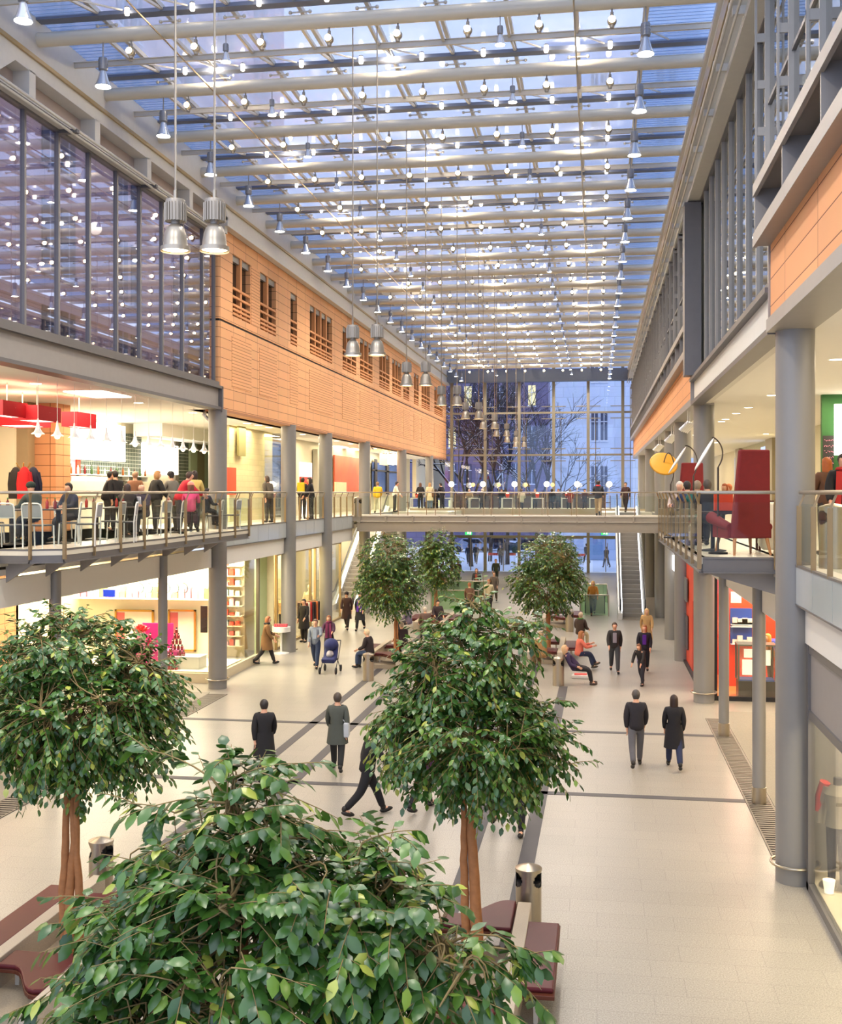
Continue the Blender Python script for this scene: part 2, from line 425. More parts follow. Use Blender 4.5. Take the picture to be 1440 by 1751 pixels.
# cornice above it: panels, posts, braces and the roof gutter with a light strip
COR = mat('cornice_grey', 'd6d3cb', .5, .05)
m = MB(); m.cm = 0; m.box(-11.6, -11.5, YN, Y0, 13.8, 14.4)
m.cm = 1; m.box(-11.5, -11.15, YN, Y0+.05, 13.74, 13.84)
for k in range(8):
    y = 12.0 + 2.95*k
    if y < Y0+.3: m.box(-11.5, -11.15, y-.13, y+.13, 13.84, 14.36)
m.tube([(-11.05, YN, 13.74), (-11.05, Y0-.3, 13.74)], .035, 8); m.tube([(-11.12, YN, 13.66), (-11.12, Y0-.3, 13.66)], .03, 8)
m.prismx([(18.3,13.2),(18.55,13.2),(20.2,14.36),(16.7,14.36)], -11.4, -11.14)
struct(m.build('trim_33', [mat('cornice_panel', 'b9aaa2', .6), COR]))
for y in (mul[1], mul[4]):
    m = MB(); m.box(-11.45, -11.0, y-.06, y+.06, 13.66, 13.74); struct(m.build('trim_35', DGREY))
m = MB(); m.cm = 0; m.box(-11.55, -11.15, YN, Y0, 14.34, 15.52); m.box(-12.3, -11.15, Y0, YF, 14.2, 15.52); m.box(-12.3, -11.05, Y0, YF, 14.03, 14.2); m.cm = 1; m.box(-11.15, -11.1, YN, YF, 14.62, 14.7)
struct(m.build('trim_34', [COR, mat('gold_lit_paint', 'b79f72', .35, .5)]))  # golden glow of the LED strip put in as plain colour, no emission
for j, y in enumerate([mul[1]+.0, mul[3], mul[5]]):
    pass
# ================================================================ glazed roof
NT = 21; Y_T0 = 21.1-3.15; DT = 3.15
NX = [-9.85+1.35*k for k in range(9)]
TX0, TX1 = -11.15, 2.38
TUBE = mat('roof_tube_cream', 'd9d0bb', .4, .1, noise=.02)
STRUT = mat('roof_strut_cream', 'cfc8ba', .4, .2, noise=.02)
RAILD = mat('roof_gutter_dark', '6d7486', .5, .2)
# one mesh per part, shared by every bay
def bay_meshes():
    A = MB(); A.tube([(TX0,0,0),(TX1,0,0)], .14, 20)
    for x in (TX0, TX1): A.lathe([(.19,-.02),(.19,.02)], (0,0,0), 4) if False else None
    B = MB(); B.box(TX0, TX1, DT/2-.03, DT/2+.03, .02, .12); B.box(TX0, TX1, DT/2-.055, DT/2+.055, .12, .135)
    S = MB(); S.bar((0,.05,.1),(0,DT/2,.12),.06,.08); S.bar((0,DT/2,.12),(0,DT-.1,.42),.05,.05)
    G = MB(); G.box(-.04,.04,0,DT,.40,.50); G.bar((0,DT/2,.1),(.55,DT*.95,.42),.03,.03)
    G.bar((-.2,.35,.36),(.2,.35,.36),.025,.025); G.ell((-.2,.35,.36),(.04,.04,.04),8,5); G.ell((.2,.35,.36),(.04,.04,.04),8,5)
    P = MB(); P.box(TX0, TX1, -.12, .12, .36, .44)
    return A, B, S, G, P
A, B, S, G, P = bay_meshes()
first = None
for i in range(NT):
    y = Y_T0 + DT*i
    if y > 83.5: break
    lab = 'cream tubular roof beam, %s counted from the front edge of the glass roof' % ORD[i+1] if i < 24 else ''
    t = thing('roof_beam', lab, 'roof beam', (0, y, 15.09), group='roof beams across the hall')
    if i == 0:
        a = A.build('main_tube', TUBE, t, smooth=True); b = B.build('cross_bar', STRUT, t)
        s0 = S.build('strut', STRUT, t); s0.location.x = NX[0]; p = P.build('purlin', RAILD, t)
        g0 = G.build('glazing_bar', STRUT, t, smooth=True); g0.location.x = NX[0]
        src = (a, b, p)
    else:
        for o in src:
            c = o.copy(); COL.objects.link(c); c.parent = t
    for k, x in enumerate(NX):
        if i == 0 and k == 0: continue
        for o in (s0, g0):
            c = o.copy(); COL.objects.link(c); c.parent = t; c.location.x = x
NBAY = i if y > 83.5 else NT
YR0, YR1 = Y_T0, 84.0
m = MB(); m.box(NX[0], NX[8], YR0, YR1, 15.62, 15.64); roof = struct(m.build('ceiling', GL_ROOF))
m = MB(); m.box(-11.35, NX[0], YR0, YR1, 15.5, 15.52); m.box(NX[8], TX1, YR0, YR1, 15.5, 15.52); struct(m.build('ceiling', GL_FRIT))
m = MB()
for k in range(int((YR1-YR0)/.16)):
    y = YR0+k*.16
    m.box(-11.3, NX[0], y, y+.012, 15.49, 15.498); m.box(NX[8], TX1, y, y+.012, 15.49, 15.498)
struct(m.build('trim_40', mat('frit_lines', 'a3bde2', .6)))
# longitudinal tension rods
for x, l in ((-8.45, 'long thin steel tension rod under the glass roof, left of two'), (-.42, 'long thin steel tension rod under the glass roof, right of two')):
    m = MB(); m.tube([(x, YR0, 14.9), (x, 83.6, 14.9)], .018, 6); tag(m.build('tension_rod', INOX), l, 'rod')
# ---------------------------------------------------------------- ball spotlights, glowing cylinders, bell lamps
BALLM = mat('lamp_grey_steel', '97928a', .42, .5, noise=0)
E_WARM = emis('lamp_glow_warm', 'ffe0ae', 40)
E_CYL = emis('cylinder_glow', 'fff0d6', 9)
E_BELL = emis('lamp_glow_bell', 'fff6e4', 26)
def ball_proto():
    t = thing('ball_spotlight', 'x', 'spotlight', (0,0,0))
    m = MB(); m.tube([(0,0,.08),(0,0,.24)], .016, 8); m.tube([(0,0,.1),(0,0,.17)], .032, 10); m.build('stem', BALLM, t, smooth=True)
    m = MB(); m.ell((0,0,0), (.088,.088,.088), 14, 10); m.build('globe', BALLM, t, smooth='all')
    m = MB(); m.lathe([(.05,-.08),(.04,-.125),(.0,-.13)], n=12); m.tube([(0,-.07,0),(0,-.118,0)], .066, 14, cap=False); m.build('hood', BALLM, t, smooth=True)
    m = MB(); m.tube([(0,-.095,0),(0,-.108,0)], .061, 12); m.build('lens', E_WARM, t)
    return t
def cyl_proto():  # small glowing cylinder just under the roof glass
    t = thing('glowing_cylinder', 'x', 'lamp', (0,0,0))
    m = MB(); m.lathe([(.03,.07),(.05,.07),(.05,.095),(.02,.11)], n=12); m.build('cap', BALLM, t, smooth=True)
    m = MB(); m.lathe([(.0,-.07),(.04,-.07),(.046,-.055),(.046,.07)], n=12, cap=False); m.build('diffuser', E_CYL, t, smooth=True)
    return t
def bell_proto():
    t = thing('bell_lamp', 'x', 'lamp', (0,0,0))
    m = MB(); m.tube([(0,0,-.34),(0,0,0)], .014, 8); m.build('rod', BALLM, t)
    m = MB(); m.lathe([(.0,-.33),(.085,-.33),(.09,-.36),(.09,-.56),(.06,-.58)], n=16, cap=False)
    for k in range(3): m.lathe([(.095,-.38-.06*k),(.095,-.40-.06*k)], n=16, cap=False)
    m.build('ballast_housing', mat('lamp_housing', '8f9196', .35, .5, noise=0), t, smooth=True)
    m = MB(); m.lathe([(.05,-.56),(.07,-.62),(.115,-.78),(.155,-.87),(.16,-.9)], n=20, cap=False); m.build('shade', mat('lamp_shade_metal', 'c5c8cc', .25, .7, noise=0), t, smooth=True)
    m = MB(); m.lathe([(.14,-.885),(.0,-.885)], n=16, cap=False); m.build('lens', E_BELL, t)
    return t
bp_, cp_, lp_ = ball_proto(), cyl_proto(), bell_proto()
ub = uc = ul = False
LEFTN = ['leftmost','second from the left','third from the left','fourth from the left','fourth from the right','third from the right','second from the right','rightmost']
for i in range(NBAY):
    y = Y_T0 + DT*i; rn = ORD[i+1]
    for k in range(8):
        if i == 0: continue
        x = NX[0]+1.35*(k+.5)
        lab = 'silver ball spotlight, %s in the %s roof row' % (LEFTN[k], ORD[i])
        if not ub: bp_.location = (x, y, 14.72); bp_['label'] = lab; bp_['group'] = 'ball spotlights under the glass roof'; ub = True
        else: dup(bp_, (x, y, 14.72), label=lab)
        if i == 0: continue
        lab = 'glowing cylinder under the glass, %s in the %s roof row' % (LEFTN[k], ORD[i])
        if not uc: cp_.location = (x, y-.2, 15.45); cp_['label'] = lab; cp_['group'] = 'glowing cylinders under the roof glass'; uc = True
        else: dup(cp_, (x, y-.2, 15.45), label=lab)
    for k, w in ((0, 'along the left roof edge'), (8, 'along the right roof edge'), (2, 'in the left inner line'), (6, 'in the right inner line')):
        if i == 0 and k in (2, 6): continue
        x = NX[k]+(.08 if k == 0 else -.06)
        lab = 'bell lamp %s, %s from the front' % (w, rn if k in (0, 8) else ORD[i])
        z = 14.97
        sc = 1 if k in (0, 8) else .62
        if not ul: lp_.location = (x, y, z); lp_['label'] = lab; lp_['group'] = 'bell lamps hanging from the roof beams'; ul = True
        else: dup(lp_, (x, y, z), label=lab, scale=sc)
# ---------------------------------------------------------------- large pendants on long rods
def pend_proto():
    t = thing('pendant_lamp', 'x', 'pendant lamp', (0,0,0))
    m = MB(); m.lathe([(.045,.35),(.108,.35),(.112,.34),(.112,.57),(.108,.59),(.0,.59)], n=20, cap=False); m.lathe([(.05,.3),(.05,.36)], n=16)
    for k in range(20):
        a = k*math.pi/10; m.bar((.12*math.cos(a),.12*math.sin(a),.34),(.12*math.cos(a),.12*math.sin(a),.55),.012,.014)
    m.build('ribbed_housing', mat('pendant_housing', '9c9488', .45, .4, noise=0), t, smooth=True)
    m = MB(); m.lathe([(.05,.31),(.072,.295),(.1,.26),(.122,.2),(.134,.13),(.14,.06),(.142,.055),(.166,.05),(.168,.0)], n=28, cap=False); m.build('shade', mat('pendant_shade', 'a89f90', .36, .6, noise=0), t, smooth=True)
    m = MB(); m.lathe([(.145,.02),(.0,.025)], n=20, cap=False); m.build('lens', emis('pendant_glow', 'ffe2b0', 9), t)
    return t
pp = pend_proto(); first = True
rowsP = [(300, 367, 430, 428), (600, 647, 603, 603), (697, 727, 658, 657), (755, 780, 691, 691), (809, 829, 723, 723), (846, 864, 743, 743), (868, 884, 757, 757), (882, 896, 772, 772), (898, 909, 777, 777)]
for i, (xa, xb, za, zb) in enumerate(rowsP):
    for s, px in ((0, xa), (1, xb)):
        X = -4.68 if s == 0 else -4.2
        p = at_x(px, za, -4.7 if s == 0 else -4.2)
        Y = [12.2, 21.2, 27.4, 33.7, 40.0, 46.3, 52.6, 58.9, 65.2][i]; Z = 8.6
        if i == 0: q = at_y(px, za, 12.2); X, Z = q.x, q.z
        lab = '%s grey factory style pendant on a long rod, %s pair from the front' % (('left','right')[s], ORD[i+1])
        if first: t = pp; t.location = (X, Y, Z); t['label'] = lab; t['group'] = 'pendant lamps in pairs'; first = False
        else:
            t = pp.copy(); COL.objects.link(t); t.location = (X, Y, Z); t['label'] = lab
            for ch in [c for c in pp.children if c.name.split('.')[0] != 'rod']:
                c = ch.copy(); COL.objects.link(c); c.parent = t
        top = 14.96-Z
        if i == 0: top = 15.1-Z
        m = MB(); m.tube([(0,0,.57),(0,0,top)], .013, 6); m.tube([(0,0,.57),(0,0,.7)], .022, 8); m.tube([(0,0,top-2.1),(0,0,top-2.0)], .022, 8)
        m.build('rod', INOX, t)
# ================================================================ right facade
RX = 2.65
YA, YB, YC = 17.9, 32.3, 84
tr = MB(); tr.box(RX, RX+.5, 3, YA, 8.62, 9.86); tr.box(RX, RX+.5, YB, YC, 8.62, 9.86)
wr = struct(tr.build('wall_right', TERBIG))
# edge trims below and beside
m = MB(); m.cm = 0
m.box(RX-.06, RX+.6, 3, YA+.03, 8.42, 8.62); m.box(RX-.02, RX+.6, YB-.03, YC, 8.42, 8.62)
m.box(RX-.03, RX+.02, YA, YA+.06, 8.5, 9.86); m.box(RX-.05, RX+.45, YB-.08, YB, 8.45, 9.86)
m.cm = 1; m.box(RX+.05, RX+.5, YA, YB, 8.45, 9.05)
m.cm = 2; m.box(RX-.08, RX+.5, YA+.05, YB-.05, 9.05, 9.13); m.box(RX, RX+.5, YA+.05, YB-.05, 9.13, 9.25); m.box(RX-.04, RX+.3, YA+.05, YB, 8.4, 8.5)
struct(m.build('trim_50', [FASC, WBEAM, DGREY]))
# projecting steel ledge boxes with louvres
def ledge(y0, y1, x0, step, k):
    m = MB(); m.cm = 0
    z0, z1 = 9.76, 10.72
    m.box(x0+.01, RX+.2, y0, y1, z0+.01, z0+.05); m.box(x0-.01, x0+.05, y0-.01, y1+.01, z0-.01, z0+.2)
    m.box(x0+.01, RX+.2, y0, y1, z1-.06, z1-.01); m.box(x0-.01, x0+.05, y0-.01, y1+.01, z1-.18, z1)
    nn = max(1, round((y1-y0)/step))
    for i in range(nn+1):
        y = y0+(y1-y0)*i/nn; m.box(x0+.02, RX+.15, y-.03, y+.03, z0+.03, z1-.03)
    m.cm = 1
    for j in range(9): m.box(RX+.1, RX+.16, y0, y1, z0+.12+j*.08, z0+.16+j*.08)
    m.box(RX+.18, RX+.22, y0, y1, z0, z1)
    struct(m.build('trim_%d' % k, [FASC, DGREY]))
ledge(5, YA+.05, 2.4, 2.6, 51); ledge(YB-.05, YC, 2.43, 2.05, 52)
# glass above the ledges and in the recess
ZG = 14.0
def gwall(x, y0, y1, z0, z1, step, name, deep=.12, holes=False):
    t = MB(); t.box(x+.02, x+.04, y0, y1, z0, z1); o = struct(t.build(name, GL_RWALL))
    nn = max(1, round((y1-y0)/step))
    for i in range(nn+1):
        y = y0+(y1-y0)*i/nn
        t = MB()
        if not holes: t.box(x-.04, x+.06, y-.04, y+.04, z0-.05, z1+.03)
        else:   # castellated fin with slots
            t.box(x-.2, x-.165, y-.02, y+.02, z0, z1-.25); t.box(x-.05, x+.08, y-.03, y+.03, z0, z1)
            zz = z0
            while zz < z1: t.box(x-.2, x-.02, y-.015, y+.015, zz, min(z1-.25, zz+.13)); zz += .72
            t.box(x-.2, x-.02, y-.015, y+.015, z1-.32, z1-.25)
        t.build('mullion', mat('right_mullion', 'a7a29b', .45, .2), o)
    t = MB(); t.box(x-.06, x+.1, y0, y1, z1, z1+.08); t.build('head_rail', MULL, o)
    if holes:
        t = MB(); t.box(x-.01, x+.07, y0, y1, 11.9, 11.96); t.build('transom', MULL, o)
    return o
gwall(RX+.22, YA+.1, YB-.2, 9.2, ZG, 1.45, 'wall_right')
gwall(RX-.05, 5, YA-.1, 10.72, ZG, 2.05, 'wall_right', holes=True)
gwall(RX-.05, YB+.1, YC, 10.72, ZG, 2.05, 'wall_right', holes=True)
m = MB(); m.box(RX-.25, RX+.2, YB-.55, YB, 9.2, ZG); struct(m.build('trim_53', MULL))
# eaves soffit, gutter and light strip on the right
m = MB(); m.cm = 0; m.box(2.5, 3.8, 3, YC, ZG+.05, ZG+.2)
m.box(2.28, 2.62, 3, YC, 14.3, 14.95); m.box(2.2, 2.5, 3, YC, 14.95, 15.08)
m.cm = 1; m.box(2.22, 2.28, 3, YC, 14.35, 14.62)
m.cm = 0; m.tube([(2.2, 3, 14.05), (2.2, YC, 14.05)], .03, 8); m.tube([(2.32, 3, 14.0), (2.32, YC, 14.0)], .025, 8)
for k in range(24):
    y = 17.2+2.62*k
    m.bar((2.26, y, 14.4), (2.2, y-.3, 14.05), .03, .05); m.box(2.3, 2.6, y-.06, y+.06, 14.15, 14.35)
struct(m.build('trim_54', [COR, mat('gold_lit_paint', 'b79f72', .35, .5)]))  # same gold colour in place of a glowing strip
# room behind the right glass: back wall only
m = MB(); m.box(6.5, 6.6, 3, YC, 8.6, 14.2); struct(m.build('wall_right', mat('office_wall', '8d8782', .8)))
m = MB(); m.box(2.7, 6.6, 3, YC, 14.15, 14.25); struct(m.build('ceiling', mat('office_ceiling', 'b5b2ac', .8)))
# ================================================================ end glazing
YE = 84
m = MB(); m.box(-11.4, 2.6, YE, YE+.02, 2.7, 15.3); m.box(-11.4, 2.6, YE, YE+.02, 0.05, 2.6); ew = struct(m.build('wall_back', GL_END))
FR = mat('end_frame_steel', '8b8370', .4, .4)
for px in (773, 830, 888, 947, 1006, 1065):
    x = at_y(px, 800, YE).x
    m = MB(); m.box(x-.11, x+.11, YE-.25, YE+.1, 0, 15.3); m.build('mullion', FR, ew)
    for z in (11.9, 8.75):
        m = MB(); m.bar((x-.9, YE-.2, z+.45), (x+.9, YE-.2, z+.45), .06, .06); m.bar((x-.9, YE-.2, z-.45), (x+.9, YE-.2, z-.45), .06, .06); m.tube([(x+.55, YE-.2, F1), (x+.55, YE-.2, 11.4)], .03, 6); m.build('stay_rods', FR, ew)
for z in (11.9, 8.75, 2.65, 3.4):
    m = MB(); m.box(-11.4, 2.6, YE-.15, YE+.08, z-.07, z+.07); m.build('transom', FR, ew)
m = MB(); m.box(-11.5, 2.8, YE-.8, YE, 14.2, 15.1); struct(m.build('trim_60', mat('end_truss', '6a7384', .5, .3)))
for k, px in enumerate((805, 861, 916, 976, 1036)):
    x = at_y(px, 950, YE).x
    t = struct(MB().box(x-.95, x+.95, YE-.04, YE+.06, .05, 2.58).build('door_%d' % (k+1), GL_END))
    m = MB(); m.box(x-.03, x+.03, YE-.1, YE+.1, .05, 2.58); m.box(x-.95, x+.95, YE-.1, YE+.1, 2.5, 2.6); m.build('door_frame', FR, t)
    m = MB(); m.tube([(x+.12, YE-.16, .5), (x+.12, YE-.16, 2.2)], .025, 8); m.build('door_handle', INOX, t)
# floor and wall finishing of the block behind the right columns are in the shops section
# ================================================================ bridge
t = thing('footbridge', 'grey steel footbridge crossing the hall at upper floor level', 'bridge', (-4.2, 52.75, F1))
m = MB(); m.box(-7.25, 7.2, -1.0, 1.0, -.2, 0); m.build('deck', UPFLOOR, t)
m = MB()
for y in (-1.15, 1.0):
    m.box(-7.0, 7.2, y+.04, y+.12, -.72, -.27); m.box(-7.0, 7.2, y-.08, y+.22, -.74, -.7); m.box(-7.25, 7.2, y, y+.15, -.25, -.03)
for k in range(12): m.box(-6.9+k*1.27, -6.82+k*1.27, -1.24, -1.0, -.33, .0)
m.build('side_girders', mat('girder_grey', 'a39a8d', .45, .2), t)
m = MB(); m.box(-7.25, 7.2, -1.2, -1.0, -.03, .025); m.box(-7.25, 7.2, 1.0, 1.2, -.03, .025); m.box(-7.0, 7.2, -1.22, -1.0, -.27, -.245); m.build('edge_trim', mat('edge_pale', 'd8d2c6', .5), t)
# ================================================================ railings
def railing(label, pts, step=1.2, lean=None, z=F1, closed=False, h=1.1, wide=.07, fascia=False, endposts=True):
    """handrail on flat steel posts with glass panes between"""
    t = thing('railing', label, 'railing', (pts[0][0], pts[0][1], z)); O = Vector((pts[0][0], pts[0][1], 0))
    P = [Vector((x, y, 0))-O for x, y in pts]
    m = MB(); m.tube([p+Vector((0,0,h)) for p in P], .03, 8); m.build('handrail', INOX, t, smooth=True)
    for a, b in zip(P[:-1], P[1:]):
        d = b-a; L = d.length; nn = max(1, round(L/step)); u = d.normalized(); nrm = Vector((u.y, -u.x, 0))
        sg = 1 if lean is None else lean
        for i in range(nn+1):
            p = a+d*(i/nn)
            m = MB(); q = p + nrm*(.02*sg)
            m.bar(q+Vector((0,0,-.2 if fascia else -.02)), q+Vector((0,0,h-.2)), wide, .03) if abs(u.x) < .5 else m.bar(q+Vector((0,0,-.2 if fascia else -.02)), q+Vector((0,0,h-.2)), .03, wide)
            m.bar(q+Vector((0,0,h-.22)), p+u*.02+Vector((0,0,h-.01)) - nrm*(.06*sg), .03, .03)
            m.build('post', BRONZE, t)
        for i in range(nn):
            p = a+d*((i+.06)/nn); q = a+d*((i+.94)/nn)
            m = MB(); m.bar(p+Vector((0,0,(h-.16+.08)/2)), q+Vector((0,0,(h-.16+.08)/2)), .012, h-.26); m.build('glass_pane', GL_RAIL, t)
    return t
BLX, BRX = -10.2, 1.7
railing('glass railing around the restaurant balcony on the left', [(-15.5, 20.0), (-10.75, 20.0), (BLX, 20.35), (BLX, 32.0), (-11.3, 32.15)], 1.25, -1, fascia=True)
railing('glass railing around the cafe balcony on the right', [(1.72, 32.2), (BRX, 19.5), (2.95, 19.45)], 1.35, -1, fascia=True)
railing('glass railing at the right edge in front of the steel bin', [(3.0, 17.35), (3.0, 5)], 1.15, 1)
railing('short glass railing left of the column by the stone wall', [(-11.4, 33.2), (-11.4, 40.1)], 1.4, -1)
railing('short glass railing between the two left columns', [(-11.4, 40.9), (-11.4, 45.9)], 1.25, -1)
railing('short glass railing from the left column to the bridge', [(-11.4, 46.7), (-11.4, 51.7)], 1.25, -1)
railing('glass railing along the near side of the footbridge', [(-11.4, 51.75), (3.0, 51.75)], 1.27, -1)
railing('glass railing along the far side of the footbridge', [(-11.0, 53.8), (.2, 53.8)], 1.4, 1)
railing('glass railing on the right gallery behind the cafe', [(3.0, 33.2), (3.0, 51.5)], 1.6, 1)
# ---------------------------------------------------------------- balconies
def balcony(name, label, pts, x_in, ext):
    t = thing('balcony', label, 'balcony', (pts[0][0], pts[0][1], F1)); O = Vector((pts[0][0], pts[0][1], F1))
    m = MB(); m.prism([(x-O.x, y-O.y) for x, y in pts], -.12, 0); m.build('deck', UPFLOOR, t)
    m = MB()
    for (x0, y0), (x1, y1) in zip(ext[:-1], ext[1:]):
        p = Vector((x0, y0, F1-.13))-O; q = Vector((x1, y1, F1-.13))-O
        m.bar(p, q, .06, .26); m.bar(p+Vector((0,0,-.13)), q+Vector((0,0,-.13)), .13, .025); m.bar(p+Vector((0,0,.115)), q+Vector((0,0,.115)), .09, .03)
    m.build('channel_fascia', DGREY, t)
    ys = [y for _, y in ext]; y0, y1 = min(ys), max(ys); xo = ext[1][0]
    for k in range(8):
        y = y0+.4+(y1-y0-.8)*k/7
        mm = MB(); a = xo; s = 1 if x_in > xo else -1
        vs = [(a-O.x, y-O.y-.03, -.26), (x_in-O.x, y-O.y-.03, -.26), (x_in-O.x, y-O.y-.03, -.68), (a+s*.15-O.x, y-O.y-.03, -.32)]
        vs += [(x, yy+.06, z) for x, yy, z in vs]
        mm.add(vs, [(0,1,2,3),(7,6,5,4),(0,4,5,1),(1,5,6,2),(2,6,7,3),(3,7,4,0)]); mm.build('bracket', FASC, t)
balcony('balcony', 'restaurant balcony deck projecting from the left gallery', [(-16, 20.04), (-10.78, 20.04), (-10.23, 20.38), (-10.23, 32.0), (-11.5, 32.1), (-16, 32.1)], -11.5,
        [(-16, 20.08), (-10.8, 20.08), (-10.27, 20.4), (-10.27, 32.0), (-11.4, 32.1)])
balcony('balcony', 'cafe balcony deck projecting from the right gallery', [(1.74, 19.52), (3.1, 19.52), (3.1, 32.2), (1.74, 32.2)], 3.1,
        [(1.78, 32.2), (1.78, 19.54), (3.1, 19.54)])
# ================================================================ trees
def leaf_material():
    m, nt, b = newmat('ficus_leaf'); N = nt.nodes; L = nt.links
    at = N.new('ShaderNodeAttribute'); at.attribute_name = 'leafvar'
    cr = N.new('ShaderNodeValToRGB'); L.new(at.outputs['Fac'], cr.inputs[0])
    e = cr.color_ramp.elements
    e[0].position = 0; e[0].color = lin('2b5020'); e[1].position = .45; e[1].color = lin('426b26')
    for p, c in ((.8, '668a30'), (.93, '8aa83e'), (1.0, 'ccc658')):
        x = e.new(p); x.color = lin(c)
    L.new(cr.outputs[0], b.inputs['Base Color']); b.inputs['Roughness'].default_value = .3
    b.inputs['Specular IOR Level'].default_value = .75
    tr = N.new('ShaderNodeBsdfTranslucent'); L.new(cr.outputs[0], tr.inputs[0])
    mx = N.new('ShaderNodeMixShader'); mx.inputs[0].default_value = .15
    L.new(b.outputs[0], mx.inputs[1]); L.new(tr.outputs[0], mx.inputs[2]); L.new(mx.outputs[0], N['Material Output'].inputs['Surface'])
    return m
LEAF = leaf_material()
BARK = mat('ficus_bark', 'a66e40', .75, noise=.3, scale=14, bump=.5)
TWIG = mat('ficus_twig', '8f7748', .75, noise=.2, scale=20)
# leaf template: x across, y along, z normal
LT = np.array([(0,0,0),(0,.33,.035),(0,.68,.02),(0,1,-.09),(-.27,.32,.0),(-.24,.66,-.02),(.27,.32,.0),(.24,.66,-.02)], float)
LF = [(0,1,4),(1,2,5,4),(2,3,5),(0,6,1),(1,6,7,2),(2,7,3)]
def leaves_mesh(name, P, D, Nn, S, parent, rng):
    n = len(P)
    D = D/np.linalg.norm(D, axis=1)[:,None]
    X = np.cross(D, Nn); X /= (np.linalg.norm(X, axis=1)[:,None]+1e-9); Z = np.cross(X, D)
    V = (LT[None,:,0,None]*X[:,None,:] + LT[None,:,1,None]*D[:,None,:] + LT[None,:,2,None]*Z[:,None,:])*S[:,None,None] + P[:,None,:]
    V = V.reshape(-1, 3)
    loops = []; starts = []; tot = []; base = 0
    tl = [i for f in LF for i in f]; cnt = [len(f) for f in LF]
    L = (np.array(tl)[None,:] + (np.arange(n)*8)[:,None]).reshape(-1)
    T = np.tile(cnt, n); St = np.concatenate([[0], np.cumsum(T)[:-1]])
    me = bpy.data.meshes.new(name); me.vertices.add(len(V)); me.vertices.foreach_set('co', V.reshape(-1))
    me.loops.add(len(L)); me.loops.foreach_set('vertex_index', L)
    me.polygons.add(len(T)); me.polygons.foreach_set('loop_start', St); me.polygons.foreach_set('loop_total', T)
    me.update(calc_edges=True); me.polygons.foreach_set('use_smooth', [True]*len(T))
    a = me.attributes.new('leafvar', 'FLOAT', 'POINT')
    v = np.clip(rng.beta(1.6, 2.4, n), 0, .9); v[rng.random(n) < .035] = .97
    a.data.foreach_set('value', np.repeat(v, 8))
    me.materials.append(LEAF); o = bpy.data.objects.new(name, me); COL.objects.link(o); o.parent = parent
    return o
